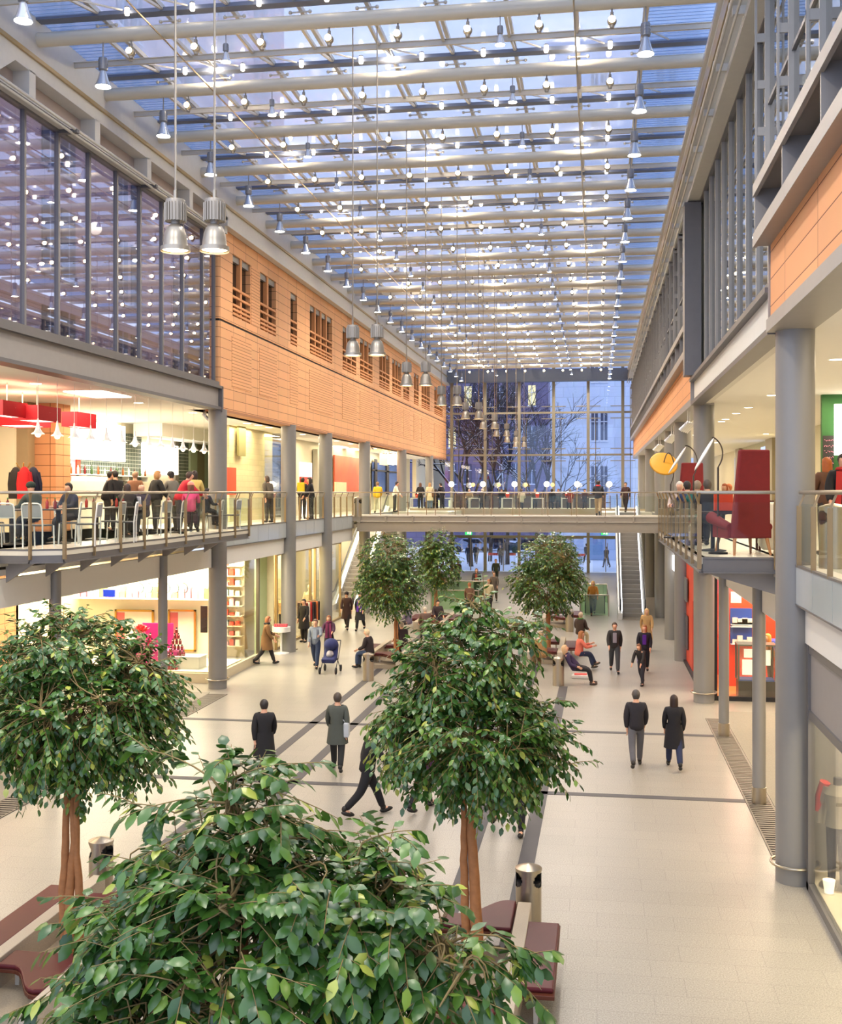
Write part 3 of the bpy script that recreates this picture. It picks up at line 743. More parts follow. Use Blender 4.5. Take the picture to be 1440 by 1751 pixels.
def tree(label, base, z0, stems, blobs, nleaf, llen, seed, group=None, nlimb=16, per=11, sprigs=(), twiglen=.46):
    rng = np.random.default_rng(seed)
    t = thing('ficus_tree', label, 'tree', (base[0], base[1], z0), group=group)
    B = Vector((base[0], base[1], z0))
    forks = []
    for st in stems:
        pts = [Vector(p) for p in st[0]]; m = MB()
        # smooth path
        fine = []
        for i in range(len(pts)-1):
            for k in range(5): fine.append(pts[i].lerp(pts[i+1], k/5) + Vector((rng.normal(0,.006), rng.normal(0,.006), 0)))
        fine.append(pts[-1])
        rr = [st[1]*(1-.45*i/(len(fine)-1)) for i in range(len(fine))]; rr[0] *= 1.15
        m.tube(fine, rr, 10); m.build('trunk', BARK, t, smooth='all'); forks.append((fine[-1], rr[-1]))
    w = np.array([b[6] if len(b) > 6 else b[3]*b[4]*b[5] for b in blobs]); w = w/w.sum()
    def sample(shell=.55):
        b = blobs[rng.choice(len(blobs), p=w)]
        v = rng.normal(size=3); v /= np.linalg.norm(v); r = (shell**3 + rng.random()*(1-shell**3))**(1/3)
        return np.array(b[:3]) + v*r*np.array(b[3:6]), v
    limbs = []; m = MB(); br = MB()
    for k in range(nlimb):
        f, r = forks[k % len(forks)]
        e, _ = sample(.3); e = Vector(e)
        if k < len(blobs): e = Vector(blobs[k][:3])+Vector((0,0,blobs[k][5]*.4))
        mid = f.lerp(e, .45) + Vector((rng.normal(0,.06), rng.normal(0,.06), .12))
        pts = []
        for i in range(8):
            s = i/7; pts.append((f*(1-s)**2 + mid*2*s*(1-s) + e*s*s) if i else f.copy())
        br.tube(pts, [max(.006, r*.8*(1-.8*i/7)) for i in range(8)], 6)
        limbs += pts[2:]
    LA = np.array([tuple(p) for p in limbs])
    P = []; D = []; Nn = []; S = []
    def twig(root, tip, droop=.1):
        root = Vector(root); tip = Vector(tip); mid = root.lerp(tip, .5) + Vector((0,0,droop*(tip-root).length))
        cnt = per + int(rng.integers(-2, 3)); path = []
        for i in range(6):
            s = i/5; path.append(root*(1-s)**2 + mid*2*s*(1-s) + tip*s*s)
        br.tube(path, [.0055*(1-.6*i/5) for i in range(6)], 4, cap=False)
        for j in range(cnt):
            s = (j+.8)/cnt; q = root*(1-s)**2 + mid*2*s*(1-s) + tip*s*s
            tan = ((mid-root)*2*(1-s) + (tip-mid)*2*s).normalized()
            side = tan.cross(Vector((0,0,1))); side = side.normalized() if side.length > .05 else Vector((1,0,0))
            sg = 1 if j % 2 else -1
            d = tan*.75 + side*sg*(.95*(1-.4*s)) + Vector((0,0,-.55)) + Vector(rng.normal(0,.22,3))
            nn = Vector((0,0,1)) + tan*.25 + Vector(rng.normal(0,.32,3))
            P.append(tuple(q)); D.append(tuple(d)); Nn.append(tuple(nn)); S.append(llen*rng.uniform(.7,1.2))
    while len(P) < nleaf:
        e, v = sample()
        d2 = ((LA-e)**2).sum(1); i = int(np.argmin(d2 + rng.random(len(LA))*.05)); near = LA[i]
        out = e-near; L = np.linalg.norm(out)
        dr = out/(L+1e-6)*.6 + v*.5 + rng.normal(0,.35,3); dr /= np.linalg.norm(dr); dr[2] -= .12
        tl = twiglen*rng.uniform(.7,1.25); root = e-dr*tl*.5
        tip = e+dr*tl*.5; tip[2] -= .09
        a = Vector(near); c = Vector(root); h_ = a.lerp(c,.55)-Vector(tuple(dr))*.12; br.tube([a*(1-s_)**2+h_*2*s_*(1-s_)+c*s_*s_ for s_ in (0,.25,.5,.75,1)], [.009,.008,.007,.006,.0055], 4, cap=False)
        twig(root, tip)
    for (a, b) in sprigs:
        a = Vector(a); b = Vector(b); d2 = ((LA-np.array(a))**2).sum(1); near = Vector(LA[int(np.argmin(d2))])
        br.tube([near, near.lerp(a,.5)+Vector((0,0,.04)), a], [.01,.008,.006], 5, cap=False); twig(a, b, .12)
        for q in range(2):
            s = .3+.3*q; c = a.lerp(b, s); twig(c, c+(b-a)*.5+Vector(tuple(rng.normal(0,.12,3))), .1)
    br.build('branches', TWIG, t, smooth='all')
    leaves_mesh('foliage', np.array(P), np.array(D), np.array(Nn), np.array(S), t, rng)
    return t
def rel(px, py, Y, B): p = at_y(px, py, Y); return (p.x-B[0], p.y-B[1], p.z-B[2])
def blob(px, py, rx, rz, Y, B, ry=None, w=None, dy=0):
    s = Y/ray(px,py).y/FPX; c = rel(px, py, Y+dy, B)
    b = [c[0], c[1], c[2], rx*s, (ry or rx)*s, rz*s]
    return tuple(b+[w]) if w else tuple(b)
# near tree: only its crown reaches into the picture
B = (-1.95, 6.75, .12); Y = 6.75
bl = [blob(430,1640,300,230,Y,B), blob(395,1420,135,115,Y,B), blob(600,1560,190,115,Y,B), blob(760,1650,140,85,Y,B), blob(225,1705,85,60,Y,B), blob(300,1530,150,90,Y,B)]
spr = [(rel(330,1310,Y,B), rel(215,1278,Y,B)), (rel(400,1330,Y,B), rel(510,1305,Y,B)), (rel(620,1440,Y,B), rel(715,1420,Y,B)), (rel(850,1650,Y,B), rel(940,1735,Y,B)),
       (rel(300,1390,Y,B), rel(205,1375,Y,B)), (rel(230,1560,Y,B), rel(110,1600,Y,B)), (rel(120,1690,Y,B), rel(20,1745,Y,B)), (rel(620,1470,Y,B), rel(700,1490,Y,B)), (rel(400,1330,Y,B), rel(385,1275,Y,B)), (rel(850,1600,Y,B), rel(925,1660,Y,B))]
tree('large leafy ficus tree closest to the camera at the bottom of the picture', B[:2], B[2],
     [([(-.05,0,0),(-.1,.03,1.0),(-.2,.05,2.0),(-.25,.0,3.2)], .06), ([(.06,.03,0),(.1,.02,1.0),(.2,0,2.0),(.35,.1,2.9)], .055), ([(0,-.05,0),(-.02,-.1,1.0),(-.3,-.1,2.0),(-.6,-.1,2.8)], .05)],
     bl, 10500, .12, 11, 'ficus trees in planters', nlimb=22, per=12, sprigs=spr, twiglen=.5)
# left tree
B = (-6.45, 13.0, .12); Y = 13.0
bl = [blob(140,1215,165,120,Y,B), blob(120,1110,120,70,Y,B), blob(245,1170,65,80,Y,B), blob(30,1200,70,110,Y,B), blob(210,1290,70,55,Y,B), blob(60,1300,60,45,Y,B)]
spr = [(rel(130,1085,Y,B), rel(75,1022,Y,B)), (rel(130,1085,Y,B), rel(150,1035,Y,B)), (rel(205,1110,Y,B), rel(225,1070,Y,B)), (rel(240,1240,Y,B), rel(305,1255,Y,B)), (rel(250,1180,Y,B), rel(285,1170,Y,B)), (rel(140,1340,Y,B), rel(142,1400,Y,B))]
p0, p1, p2 = rel(110,1640,Y,B), rel(122,1650,Y,B), rel(135,1620,Y,B)
tree('round ficus tree with three slender trunks at the left', B[:2], B[2],
     [([(p0[0],.06,0), rel(108,1540,Y,B), rel(112,1440,Y,B), rel(116,1330,Y,B)], .066), ([(p1[0],-.04,0), rel(118,1530,Y,B), rel(128,1440,Y,B), rel(118,1330,Y,B)], .07), ([(p2[0],.03,0), rel(136,1540,Y,B), rel(130,1440,Y,B), rel(132,1330,Y,B)], .06)],
     bl, 13500, .1, 12, 'ficus trees in planters', nlimb=22, sprigs=spr)
# centre tree
B = (-1.5, 13.6, .12); Y = 13.6
bl = [blob(800,1255,155,100,Y,B), blob(790,1140,110,85,Y,B), blob(805,1045,42,35,Y,B), blob(885,1080,55,35,Y,B), blob(925,1270,55,75,Y,B), blob(690,1240,50,75,Y,B), blob(845,1330,70,40,Y,B)]
spr = [(rel(800,1060,Y,B), rel(770,1010,Y,B)), (rel(810,1050,Y,B), rel(840,1012,Y,B)), (rel(890,1080,Y,B), rel(930,1065,Y,B)), (rel(940,1290,Y,B), rel(990,1320,Y,B)), (rel(680,1190,Y,B), rel(640,1165,Y,B)), (rel(670,1260,Y,B), rel(642,1255,Y,B)), (rel(940,1200,Y,B), rel(980,1200,Y,B))]
p0, p1 = rel(795,1600,Y,B), rel(818,1650,Y,B)
tree('ficus tree with two straight trunks in the middle of the hall', B[:2], B[2],
     [([(p0[0],.05,0), rel(795,1530,Y,B), rel(792,1430,Y,B), rel(795,1330,Y,B)], .062), ([(p1[0],-.03,0), rel(814,1540,Y,B), rel(806,1430,Y,B), rel(808,1330,Y,B)], .084)],
     bl, 13500, .102, 13, 'ficus trees in planters', nlimb=22, sprigs=spr)
# far trees
def fartree(label, bx, Y, blobs_, n, seed, stems):
    b0 = at_y(bx, 1000, Y); B = (b0.x, Y, .12)
    bl = [blob(*q, Y, B) for q in blobs_]
    zt = bl[0][2]-bl[0][5]*.6
    st = [([(dx,dy,0),(dx*.6,dy*.5,zt*.5),(dx*.8,dy,zt)], r) for dx, dy, r in stems]
    tree(label, B[:2], B[2], st, bl, n, .105, seed, 'ficus trees in planters', nlimb=14, twiglen=.4)
fartree('ficus tree by the escalator at the left, nearer of two', 676, 39.0, [(668,1000,60,55), (665,950,52,42), (640,1000,32,32), (700,985,28,45)], 10500, 21, [(.0,0,.06),(.1,.05,.05)])
fartree('ficus tree behind another near the left balustrade', 745, 48.5, [(748,965,40,42), (752,930,30,28), (730,950,25,30)], 8000, 22, [(-.06,0,.05),(.08,.03,.05)])
fartree('ficus tree right of centre below the footbridge', 938, 40.5, [(935,1000,62,48), (938,950,48,42), (895,985,28,35), (975,985,28,38)], 10500, 23, [(-.07,0,.05),(.05,.05,.05),(.0,-.06,.05)])
fartree('ficus tree half hidden behind the right middle tree', 952, 51.0, [(952,965,42,40), (950,935,35,25)], 5000, 24, [(0,0,.06)])
# ================================================================ planters, benches, bins
MAROON = mat('maroon_leather', '541c20', .42, noise=.08, scale=5, spec=.22)
WOODR = mat('reddish_wood', '5a2f20', .45, noise=.15, scale=10, spec=.3)
BED = mat('planter_bed_granite', 'a8987f', .7, noise=.35, scale=50)
def planter(cx, y0, y1, label, hw=.55):
    t = thing('planter', label, 'planter', (cx, (y0+y1)/2, 0)); l = (y1-y0)/2
    for s in (-1, 1):
        m = MB(); m.box(s*hw-.09, s*hw+.09, -l, l, 0, .5); m.build('granite_wall', GRANW, t, bevel=.01)
    m = MB(); m.box(-hw+.09, hw-.09, -l+.6, l-.6, 0, .14); m.build('tree_bed', BED, t)
    return t
def bench_mesh(poly, label, loc, legs, group='maroon benches around the planters'):
    t = thing('bench', label, 'bench', loc, group=group)
    c = (sum(p[0] for p in poly)/len(poly), sum(p[1] for p in poly)/len(poly))
    m = MB(); m.prism(poly, .37, .42); m.build('wooden_board', WOODR, t, bevel=.008)
    def shrink(k): return [(c[0]+(x-c[0])*k, c[1]+(y-c[1])*k) for x, y in poly]
    m = MB(); m.prism(shrink(.94), .42, .475); o = m.build('leather_cushion', MAROON, t, bevel=.02)
    for x, y in legs:
        m = MB(); m.bar((x, y, 0), (x, y, .37), .05, .05); m.bar((x-.12, y, .35), (x+.12, y, .35), .04, .03); m.build('leg', STEEL, t)
    return t
def straight_bench(cx, cy, w, l, label):
    h = w/2; k = l/2
    return bench_mesh([(-h,-k),(h,-k),(h,k),(-h,k)], label, (cx, cy, 0), [(0,-k+.25),(0,k-.25)])
def curved_bench(cx, cy, s, label, w=.46, d0=.45, d1=1.05):
    """end bench between the planter walls; s=+1 points away from the camera; deep on its right side"""
    pts = [(-w, 0)]
    pts += [(w, 0)] if s > 0 else [(w, 0)]
    curve = []
    for i in range(11):
        q = i/10; x = w-.12 - (2*w-.12)*q; f = (1+math.cos(math.pi*min(1, q*1.35)))/2
        curve.append((x, s*(d0+(d1-d0)*f)))
    poly = [(-w, 0), (w, 0), (w, s*(d1-.02))] + curve
    if s < 0: poly = poly[::-1]
    return bench_mesh(poly, label, (cx, cy, 0), [(w-.15, s*.25), (-w+.15, s*.2)])
def bin_(x, y, label, z=0, h=.9, r=.175):
    t = thing('litter_bin', label, 'bin', (x, y, z), group='steel litter bins')
    m = MB(); n = 72; zs = [0, .3, .58]+[.59+.0128*i_ for i_ in range(19)]
    zs = [q*h/.9 for q in zs]; vs = []; fs = []
    for q in zs:
        for k in range(n): a = 2*math.pi*k/n; vs.append((r*math.cos(a), r*math.sin(a), q))
    def hole(k, q):
        for c in (-.45, math.pi+.45):
            a = 2*math.pi*(k+.5)/n; d = (a-c+math.pi) % (2*math.pi) - math.pi
            if (d*r/.115)**2 + ((q-.7*h/.9)/.1)**2 < 1: return True
        return False
    for i in range(len(zs)-1):
        for k in range(n):
            if not hole(k, (zs[i]+zs[i+1])/2): k2 = (k+1) % n; fs.append((i*n+k, i*n+k2, (i+1)*n+k2, (i+1)*n+k))
    m.add(vs, fs); m.build('body', INOX, t, smooth=True)
    m = MB(); m.lathe([(r-.012, .02), (r-.012, .66*h/.9), (0, .66*h/.9)], n=24); m.lathe([(r*.5,.6*h/.9),(r*.5,.8*h/.9)], n=16); m.build('liner', BLACK, t, smooth=True)
    m = MB(); m.lathe([(r+.006, .81*h/.9), (r+.006, .845*h/.9), (r*.6, .875*h/.9), (0, h)], n=32); m.build('lid', INOX, t, smooth=True)
    return t
planter(-6.45, 10.9, 15.0, 'granite planter at the left with a tree growing in it')
planter(-1.5, 10.9, 14.9, 'granite planter in the middle of the hall')
straight_bench(-7.33, 13.4, .46, 2.6, 'long maroon bench on the outer left side of the left planter')
curved_bench(-6.45, 13.95, 1, 'maroon bench with a curved edge at the far end of the left planter')
curved_bench(-6.45, 12.5, -1, 'maroon bench with an S curved end at the near end of the left planter')
straight_bench(-.68, 13.35, .44, 2.05, 'maroon bench on the right side of the middle planter')
curved_bench(-1.5, 14.0, 1, 'maroon bench with a curved edge at the far end of the middle planter')
curved_bench(-1.5, 12.3, -1, 'maroon bench at the near end of the middle planter, mostly behind leaves')
bin_(-.92, 15.25, 'steel litter bin at the far end of the middle planter')
p = at_z(173, 1535); bin_(p.x, p.y, 'steel litter bin behind the left planter')
# far groups
for cx, cy, side in ((-7.05, 38.6, 'left'), (-7.0, 48.6, 'far left'), (-1.8, 40.5, 'right'), (-1.75, 51.0, 'far right')):
    if 'far' in side and 'right' not in side: pass
    planter(cx, cy-2.2, cy+2.0, 'granite planter under the %s tree farther back in the hall' % side)
    straight_bench(cx-.88, cy+.2, .44, 2.0, 'maroon bench on the left side of the %s planter farther back' % side)
    straight_bench(cx+.88, cy+.2, .44, 2.0, 'maroon bench on the right side of the %s planter farther back' % side)
    curved_bench(cx, cy+.7, 1, 'maroon bench at the far end of the %s planter farther back' % side)
    curved_bench(cx, cy-.8, -1, 'maroon bench at the near end of the %s planter farther back' % side)
p = at_z(630, 1164); bin_(p.x, p.y, 'steel litter bin beside the seated white haired man at the left')
p = at_z(955, 1172); bin_(p.x, p.y, 'steel litter bin beside the woman in the coral top')
p = at_z(974, 1080); bin_(p.x, p.y, 'steel litter bin behind the man in a brown leather jacket')
bin_(3.38, 16.9, 'steel litter bin on the upper gallery behind the right railing', F1, .95, .2)
p = at_y(612, 800, 49.5); bin_(p.x, p.y, 'steel litter bin on the left gallery by the bridge', F1)
# ================================================================ people
SKINM = [mat('skin_light', 'd9a688', .55, noise=.04), mat('skin_tan', 'b98a68', .55, noise=.04)]
_cl = {}
def cloth(c, rough=.85):
    k = 'cloth_'+c
    return mat(k, c, rough, noise=.12, scale=9)
_pending = []
def skin_part(name, V, E, R, m, parent, head=None):
    me = bpy.data.meshes.new(name+'_tmp'); me.from_pydata([tuple(v) for v in V], E, []); me.update()
    o = bpy.data.objects.new(name+'_tmp', me); COL.objects.link(o)
    sk = o.modifiers.new('s', 'SKIN'); sk.use_smooth_shade = True; sk.branch_smoothing = .3
    for i, v in enumerate(me.skin_vertices[0].data):
        r = R[i]; v.radius = (r, r) if not isinstance(r, tuple) else r; v.use_root = (i == 0)
    ss = o.modifiers.new('u', 'SUBSURF'); ss.levels = 1; ss.render_levels = 1
    _pending.append((o, name, m, parent, head))
def flush_people():
    dg = bpy.context.evaluated_depsgraph_get()
    for o, name, m, parent, head in _pending:
        me = bpy.data.meshes.new_from_object(o.evaluated_get(dg)); me.name = name
        if head:
            hc, up, fw, sd = head
            for v in me.vertices:
                d = v.co-hc; a, b, c = d.dot(up), d.dot(fw), d.dot(sd)
                if a > -.13 and d.length < .2:
                    k = min(1, (a+.13)/.05)
                    nb = b*(1+.18*k); nc = c*(1-.04*k)
                    if b > .04 and abs(c) < .03 and -.06 < a < .025: nb += .022*(1-abs(c)/.03)
                    if b > .03 and .0 < a < .04 and .02 < abs(c) < .05: nb -= .006
                    if b > .03 and a < -.07: nb += .008
                    v.co = hc+up*a+fw*nb+sd*nc
        me.materials.clear(); me.materials.append(m)
        me.polygons.foreach_set('use_smooth', [True]*len(me.polygons))
        n = bpy.data.objects.new(name, me); COL.objects.link(n); n.parent = parent
    for o, *_ in _pending:
        me = o.data; bpy.data.objects.remove(o); bpy.data.meshes.remove(me)
    _pending.clear()
def person(label, loc, face=0, legs=(0,0,0,0), arms=(0,10,0,10), lean=0, top='20202a', bottom='26282f', hair='3a2a20', hairlen=0, coat=0,
           hat=None, scarf=None, bag=None, skin=0, shoes='1a1816', scale=1.0, sit=None, fat=1.0, splay=8, headtilt=0, cross=False, group=None, front=None):
    """face: degrees, 0 looks away from the camera (+Y), 180 towards it"""
    t = thing('person', label, 'person', loc, math.radians(face), group); t.scale = (scale,)*3
    rad = math.radians; Vv = Vector
    hl, kl, hr, kr = [rad(a) for a in legs]
    def legpts(h, k, s):
        hip = Vv((s*.095, 0, -.03)); th = Vv((0, math.sin(h), -math.cos(h))); kn = hip+th*.42
        sh = Vv((0, math.sin(h-k), -math.cos(h-k))); an = kn+sh*.41
        fa = max(-.6, min(.5, (h-k)))
        toe = an + Vv((s*.02, .14*math.cos(fa*.6), .14*math.sin(fa*.6)-.045)); heel = an+Vv((0, -.035, -.05))
        return [hip, kn, an, toe, heel]
    LL, LR_ = legpts(hl, kl, -1), legpts(hr, kr, 1)
    if cross: LR_ = [LR_[0], LR_[1]+Vv((-.12,0,.08)), LR_[2]+Vv((-.2,.05,.12)), LR_[3]+Vv((-.2,.05,.14)), LR_[4]+Vv((-.2,.05,.12))]
    low = min(p.z for p in (LL[3], LL[4], LR_[3], LR_[4])) - .035
    pel = Vv((0, 0, -low)) if sit is None else Vv((0, 0, sit/scale+.09))
    up = Vv((0, math.sin(rad(lean)), math.cos(rad(lean)))); fw = Vv((0, math.cos(rad(lean)), -math.sin(rad(lean)))); sd = Vv((1,0,0))
    LL = [p+pel for p in LL]; LR_ = [p+pel for p in LR_]
    sp = pel+up*.17; ch = pel+up*.38; nb = pel+up*.495; nk = pel+up*.55+fw*.012
    h2 = rad(lean*.4+headtilt); hup = Vv((0, math.sin(h2), math.cos(h2))); hfw = Vv((0, math.cos(h2), -math.sin(h2)))
    jaw = nk+hup*.045+hfw*.02; hc = nk+hup*.112+hfw*.022; ht = nk+hup*.192+hfw*.012
    def armpts(s, a, e):
        a, e = rad(a), rad(e); shp = pel+up*.455+sd*(s*.175)
        o = math.sin(rad(splay))*s
        d1 = (Vv((o, math.sin(a+rad(lean)*.3), -math.cos(a+rad(lean)*.3)))).normalized(); el = shp+d1*.28
        d2 = (Vv((o*.3-s*.12, math.sin(a+e), -math.cos(a+e)))).normalized(); wr = el+d2*.25
        return shp, el, wr, d2
    AL, AR = armpts(-1, arms[0], arms[1]), armpts(1, arms[2], arms[3])
    # body: one continuous skin
    V = [pel, sp, ch, nb, nk, jaw, hc, ht]; E = [(0,1),(1,2),(2,3),(3,4),(4,5),(5,6),(6,7)]
    R = [.115, .105, .125, .07, .056, .07, .09, .064]
    for LP in (LL, LR_):
        b = len(V); V += [LP[0], LP[1], LP[2], LP[3]]; E += [(0,b),(b,b+1),(b+1,b+2),(b+2,b+3)]; R += [.085, .056, .04, .034]
    for (shp, el, wr, d2), s in ((AL,-1),(AR,1)):
        b = len(V); palm = wr+d2*.055
        V += [shp, el, wr, palm]; E += [(2,b),(b,b+1),(b+1,b+2),(b+2,b+3)]; R += [.06, .044, .032, .034]
        lat = Vv((0,1,0)) - d2*d2.y; lat = lat.normalized() if lat.length > .1 else Vv((0,0,1))
        cur = d2.cross(lat)*(-s)
        for f in range(4):
            q = palm+d2*.035+lat*(.028-.0187*f); l = (.07,.078,.073,.058)[f]
            V += [q, q+d2*l*.5-cur*.006, q+d2*l*.9-cur*.024]; c = len(V)-3; E += [(b+3,c),(c,c+1),(c+1,c+2)]; R += [.0105,.0095,.008]
        q = wr+d2*.03+lat*.032; V += [q, q+d2*.035+lat*.02]; c = len(V)-2; E += [(b+2,c),(c,c+1)]; R += [.012,.0095]
    skin_part('body', V, E, R, SKINM[skin], t, head=(hc, hup, hfw, sd))
    # jacket
    f = fat
    V = [pel-up*.12, pel+up*.02, sp, ch, nb]; E = [(0,1),(1,2),(2,3),(3,4)]; R = [.175*f, .175*f, .16*f, .165*f, .1]
    for (shp, el, wr, d2) in (AL, AR):
        b = len(V); V += [shp, el, wr-d2*.005]; E += [(3,b),(b,b+1),(b+1,b+2)]; R += [.08*f, .066*f, .05*f]
    skin_part('coat' if coat else 'jacket', V, E, R, cloth(top), t)
    # trousers
    V = [pel+up*.06, pel+up*.16]; E = [(0,1)]; R = [.155, .14]
    for LP in (LL, LR_):
        b = len(V); V += [LP[0]+(LP[1]-LP[0])*.08, LP[1], LP[2]+(LP[1]-LP[2])*.02]; E += [(0,b),(b,b+1),(b+1,b+2)]; R += [.118, .084, .066]
    skin_part('trousers', V, E, R, cloth(bottom), t)
    for LP in (LL, LR_):
        m = MB(); d = (LP[3]-LP[2]); c = LP[2]+d*.45+Vv((0,0,-.025)); ang = math.atan2(d.z+.045, .14)
        m.ell(c, (.046,.135,.048), 10, 6, Matrix.Rotation(ang*.8,3,'X')); m.ell(LP[2]+Vv((0,0,.02)), (.05,.055,.06), 8, 6); m.build('shoe', mat('shoe_'+shoes, shoes, .5), t, smooth='all')
    if coat:
        m = MB(); n = 16; vs = []; rings = 6
        kn = (LL[1]+LR_[1])/2; dr = (kn-pel).normalized() if sit is None else Vv((0,0,-1))
        for i in range(rings):
            q = i/(rings-1); c = pel+up*.12*(1-q)+dr*(coat*q)
            rx, ry = (.185+.05*q)*f, (.165+.06*q)*f
            for k in range(n):
                a = 2*math.pi*k/n; w = 1+.04*math.sin(5*a)*q
                vs.append(c+Vv((rx*math.cos(a)*w, ry*math.sin(a)*w, 0)))
        m.add(vs, [(i*n+k, i*n+(k+1)%n, (i+1)*n+(k+1)%n, (i+1)*n+k) for i in range(rings-1) for k in range(n)]); m.build('coat_skirt', cloth(top), t, smooth='all')
    # hair
    if hair:
        m = MB(); n, mm = 16, 10; vs = []
        for i in range(mm+1):
            th = math.pi*i/mm
            for k in range(n):
                a = 2*math.pi*k/n; x, y, z = math.sin(th)*math.cos(a), math.sin(th)*math.sin(a), math.cos(th)
                r = 1.0
                if y > .25 and z < .42: r = .72
                elif z < -.25 and not hairlen: r = .97 if y < -.1 else .8
                p = Vv((.092*x*r, .11*y*r-.008, (.112 if z > 0 else .13)*z*r+.006))
                if hairlen and z < 0 and y < .3:
                    p.z -= hairlen*(-z); p.y -= .02*(-z); p.x *= 1+.25*(-z)
                vs.append(hc+sd*p.x+hfw*p.y+hup*p.z)
        m.add(vs, [(i*n+k, (i+1)*n+k, (i+1)*n+(k+1)%n, i*n+(k+1)%n) for i in range(mm) for k in range(n)]); m.build('hair', mat('hair_'+hair, hair, .6, noise=.2, scale=30), t, smooth='all')
    if hat:
        m = MB(); m.ell(hc+hup*.045, (.102,.118,.088), 14, 8); m.ell(hc+hup*.03, (.107,.123,.03), 14, 6); m.build('hat', cloth(hat), t, smooth='all')
    if scarf:
        m = MB(); pts = [nb+Vv((.085*math.cos(a), .085*math.sin(a), .03)) for a in [k*math.pi/6 for k in range(13)]]
        m.tube(pts, .036, 8)
        for s in (-1, 1): m.bar(nb+fw*.13+sd*.06*s, pel+fw*.19+sd*.08*s+up*(-.05), .09, .02)
        m.build('scarf', cloth(scarf), t, smooth=True)
    if front:
        m = MB(); m.obox(pel+up*.28+fw*.152*f, (.13,.03,.34), rx=-rad(lean)); m.build('shirt_front', cloth(front), t, bevel=.015)
    if bag:
        col, kind = bag; s = 1
        m = MB(); c = AR[2]+Vv((0,0,-.32)) if kind == 'hand' else (pel+sd*.2+up*.0 if kind == 'shoulder' else pel+up*.36-fw*.22)
        sz = (.12,.3,.32) if kind != 'back' else (.3,.16,.4)
        m.obox(c, sz); b = m.build('bag', cloth(col), t, bevel=.03)
        m = MB()
        if kind == 'hand': m.tube([c+Vv((0,-.08,.15)), AR[2]+Vv((0,0,-.03)), c+Vv((0,.08,.15))], .008, 6)
        elif kind == 'shoulder': m.tube([c+Vv((0,-.1,.14)), AL[0]+Vv((0,0,.06)), c+Vv((0,.1,.14))], .01, 6)
        else: m.tube([c+Vv((.1,.08,.18)), AR[0]+Vv((0,.02,.07)), AR[0]+fw*.12+Vv((0,0,-.15))], .014, 6)
        m.build('strap', cloth(col), b)
    return t
W1 = (24,8,-18,22); W2 = (-18,24,22,6); A1 = (-18,14,20,18); A2 = (20,18,-18,14); ST = (2,2,-2,3)
def g(px, py): p = at_z(px, py); return (p.x, p.y, 0)
# --- on the ground floor
person('person walking away in a dark jacket and grey trousers, right foreground', g(1088,1312), 3, W2, (-10,18,12,20), 3, '232026', '5d5c61', '4a443f', fat=1.12)
person('person with long dark hair in a black coat walking away, right foreground', g(1153,1314), 2, W1, (8,25,-6,25), 2, '17151a', '262e4c', '2b1a14', hairlen=.3, coat=.42, scale=.95)
person('person in a dark open jacket and grey shirt walking towards the camera', g(1051,1150), 182, W1, A1, 2, '2c2927', '3a3d40', '46382e', front='8d8790')
person('person in a purple top and black jacket walking beside a blonde woman', g(1102,1152), 178, W2, (5,30,5,30), 3, '201d25', '23252c', 'a8764a', hairlen=.15, front='55208a', bag=('9c92b0','hand'), scale=.97)
person('person with light blonde hair in a long tan coat behind the woman in purple', g(1106,1112), 180, W1, A2, 0, 'c39a63', '6b5a45', 'e3b878', hairlen=.15, coat=.45, scale=.95)
person('person bending down in dark clothes in front of the woman in purple', g(1098,1172), 150, (22,25,-8,25), (20,15,15,20), 24, '241f1f', '2a2730', '7a5334', hairlen=.12, scale=.8)
person('person in a patterned grey green coat walking away in the middle of the floor', g(577,1318), 8, W1, A2, 2, '4c5049', '1f2020', '4b4038', coat=.3, bag=('b8bcc0','shoulder'))
person('person in black leaning forward while striding past the near tree', g(628,1395), -60, (28,8,-22,25), (-20,20,25,30), 10, '161519', '141318', '2a2220', scale=1.02)
person('person in a black coat half hidden behind the near tree top', g(452,1335), 20, W2, A1, 3, '1a191c', '17161a', '2b2523', coat=.4)
person('person with a dark purple bag mostly hidden behind the middle tree', g(722,1385), -40, W1, A2, 4, '201c22', '1b1a20', '42342b', bag=('452046','shoulder'))
person('person in dark trousers whose legs show below the middle tree crown', g(886,1425), 170, (14,4,-22,30), A1, 2, '23242a', '1c1c20', '3a302a')
person('person behind the trunks of the middle tree', g(824,1418), 165, W2, A2, 2, '2a2b2e', '26272b', '3c302a')
person('person in a grey jacket and blue jeans walking beside a stroller', g(540,1142), 182, W1, (40,50,10,20), 2, '7e858f', '2b3852', '6a5446', bag=('a8a7a4','shoulder'), front='9fa9b8')
person('person in a maroon top pushing a navy stroller', g(563,1128), 184, W2, (35,45,35,45), 5, '4a2b40', '2d2830', '8a5636', hairlen=.12, scarf='7c2f55', scale=.95)
person('person in a brown fur coat with a dark hat walking towards the camera', g(593,1076), 180, W1, A1, 1, '3b241c', '231b1a', '2a1c18', coat=.42, hat='2b2222', scale=.98)
person('person in black with a long purple scarf beside the brown fur coat', g(616,1078), 178, W2, A2, 1, '26252b', '1b1a1f', '3a2a24', coat=.42, scarf='5d2fa0', front='c9988c', bag=('dcd8d6','hand'), scale=.97)
person('person in a brown coat walking past the perfume shop doorway', g(455,1136), -70, W1, (15,50,10,30), 4, '7d5a35', '2b2626', '9a5a34', hairlen=.1, coat=.38, scarf='1f1c1d')
person('person in black standing by the clothes rack at the shop window', g(520,1098), 160, ST, (10,40,5,20), 0, '1c191b', '1e1b1d', '2a201c', coat=.4)
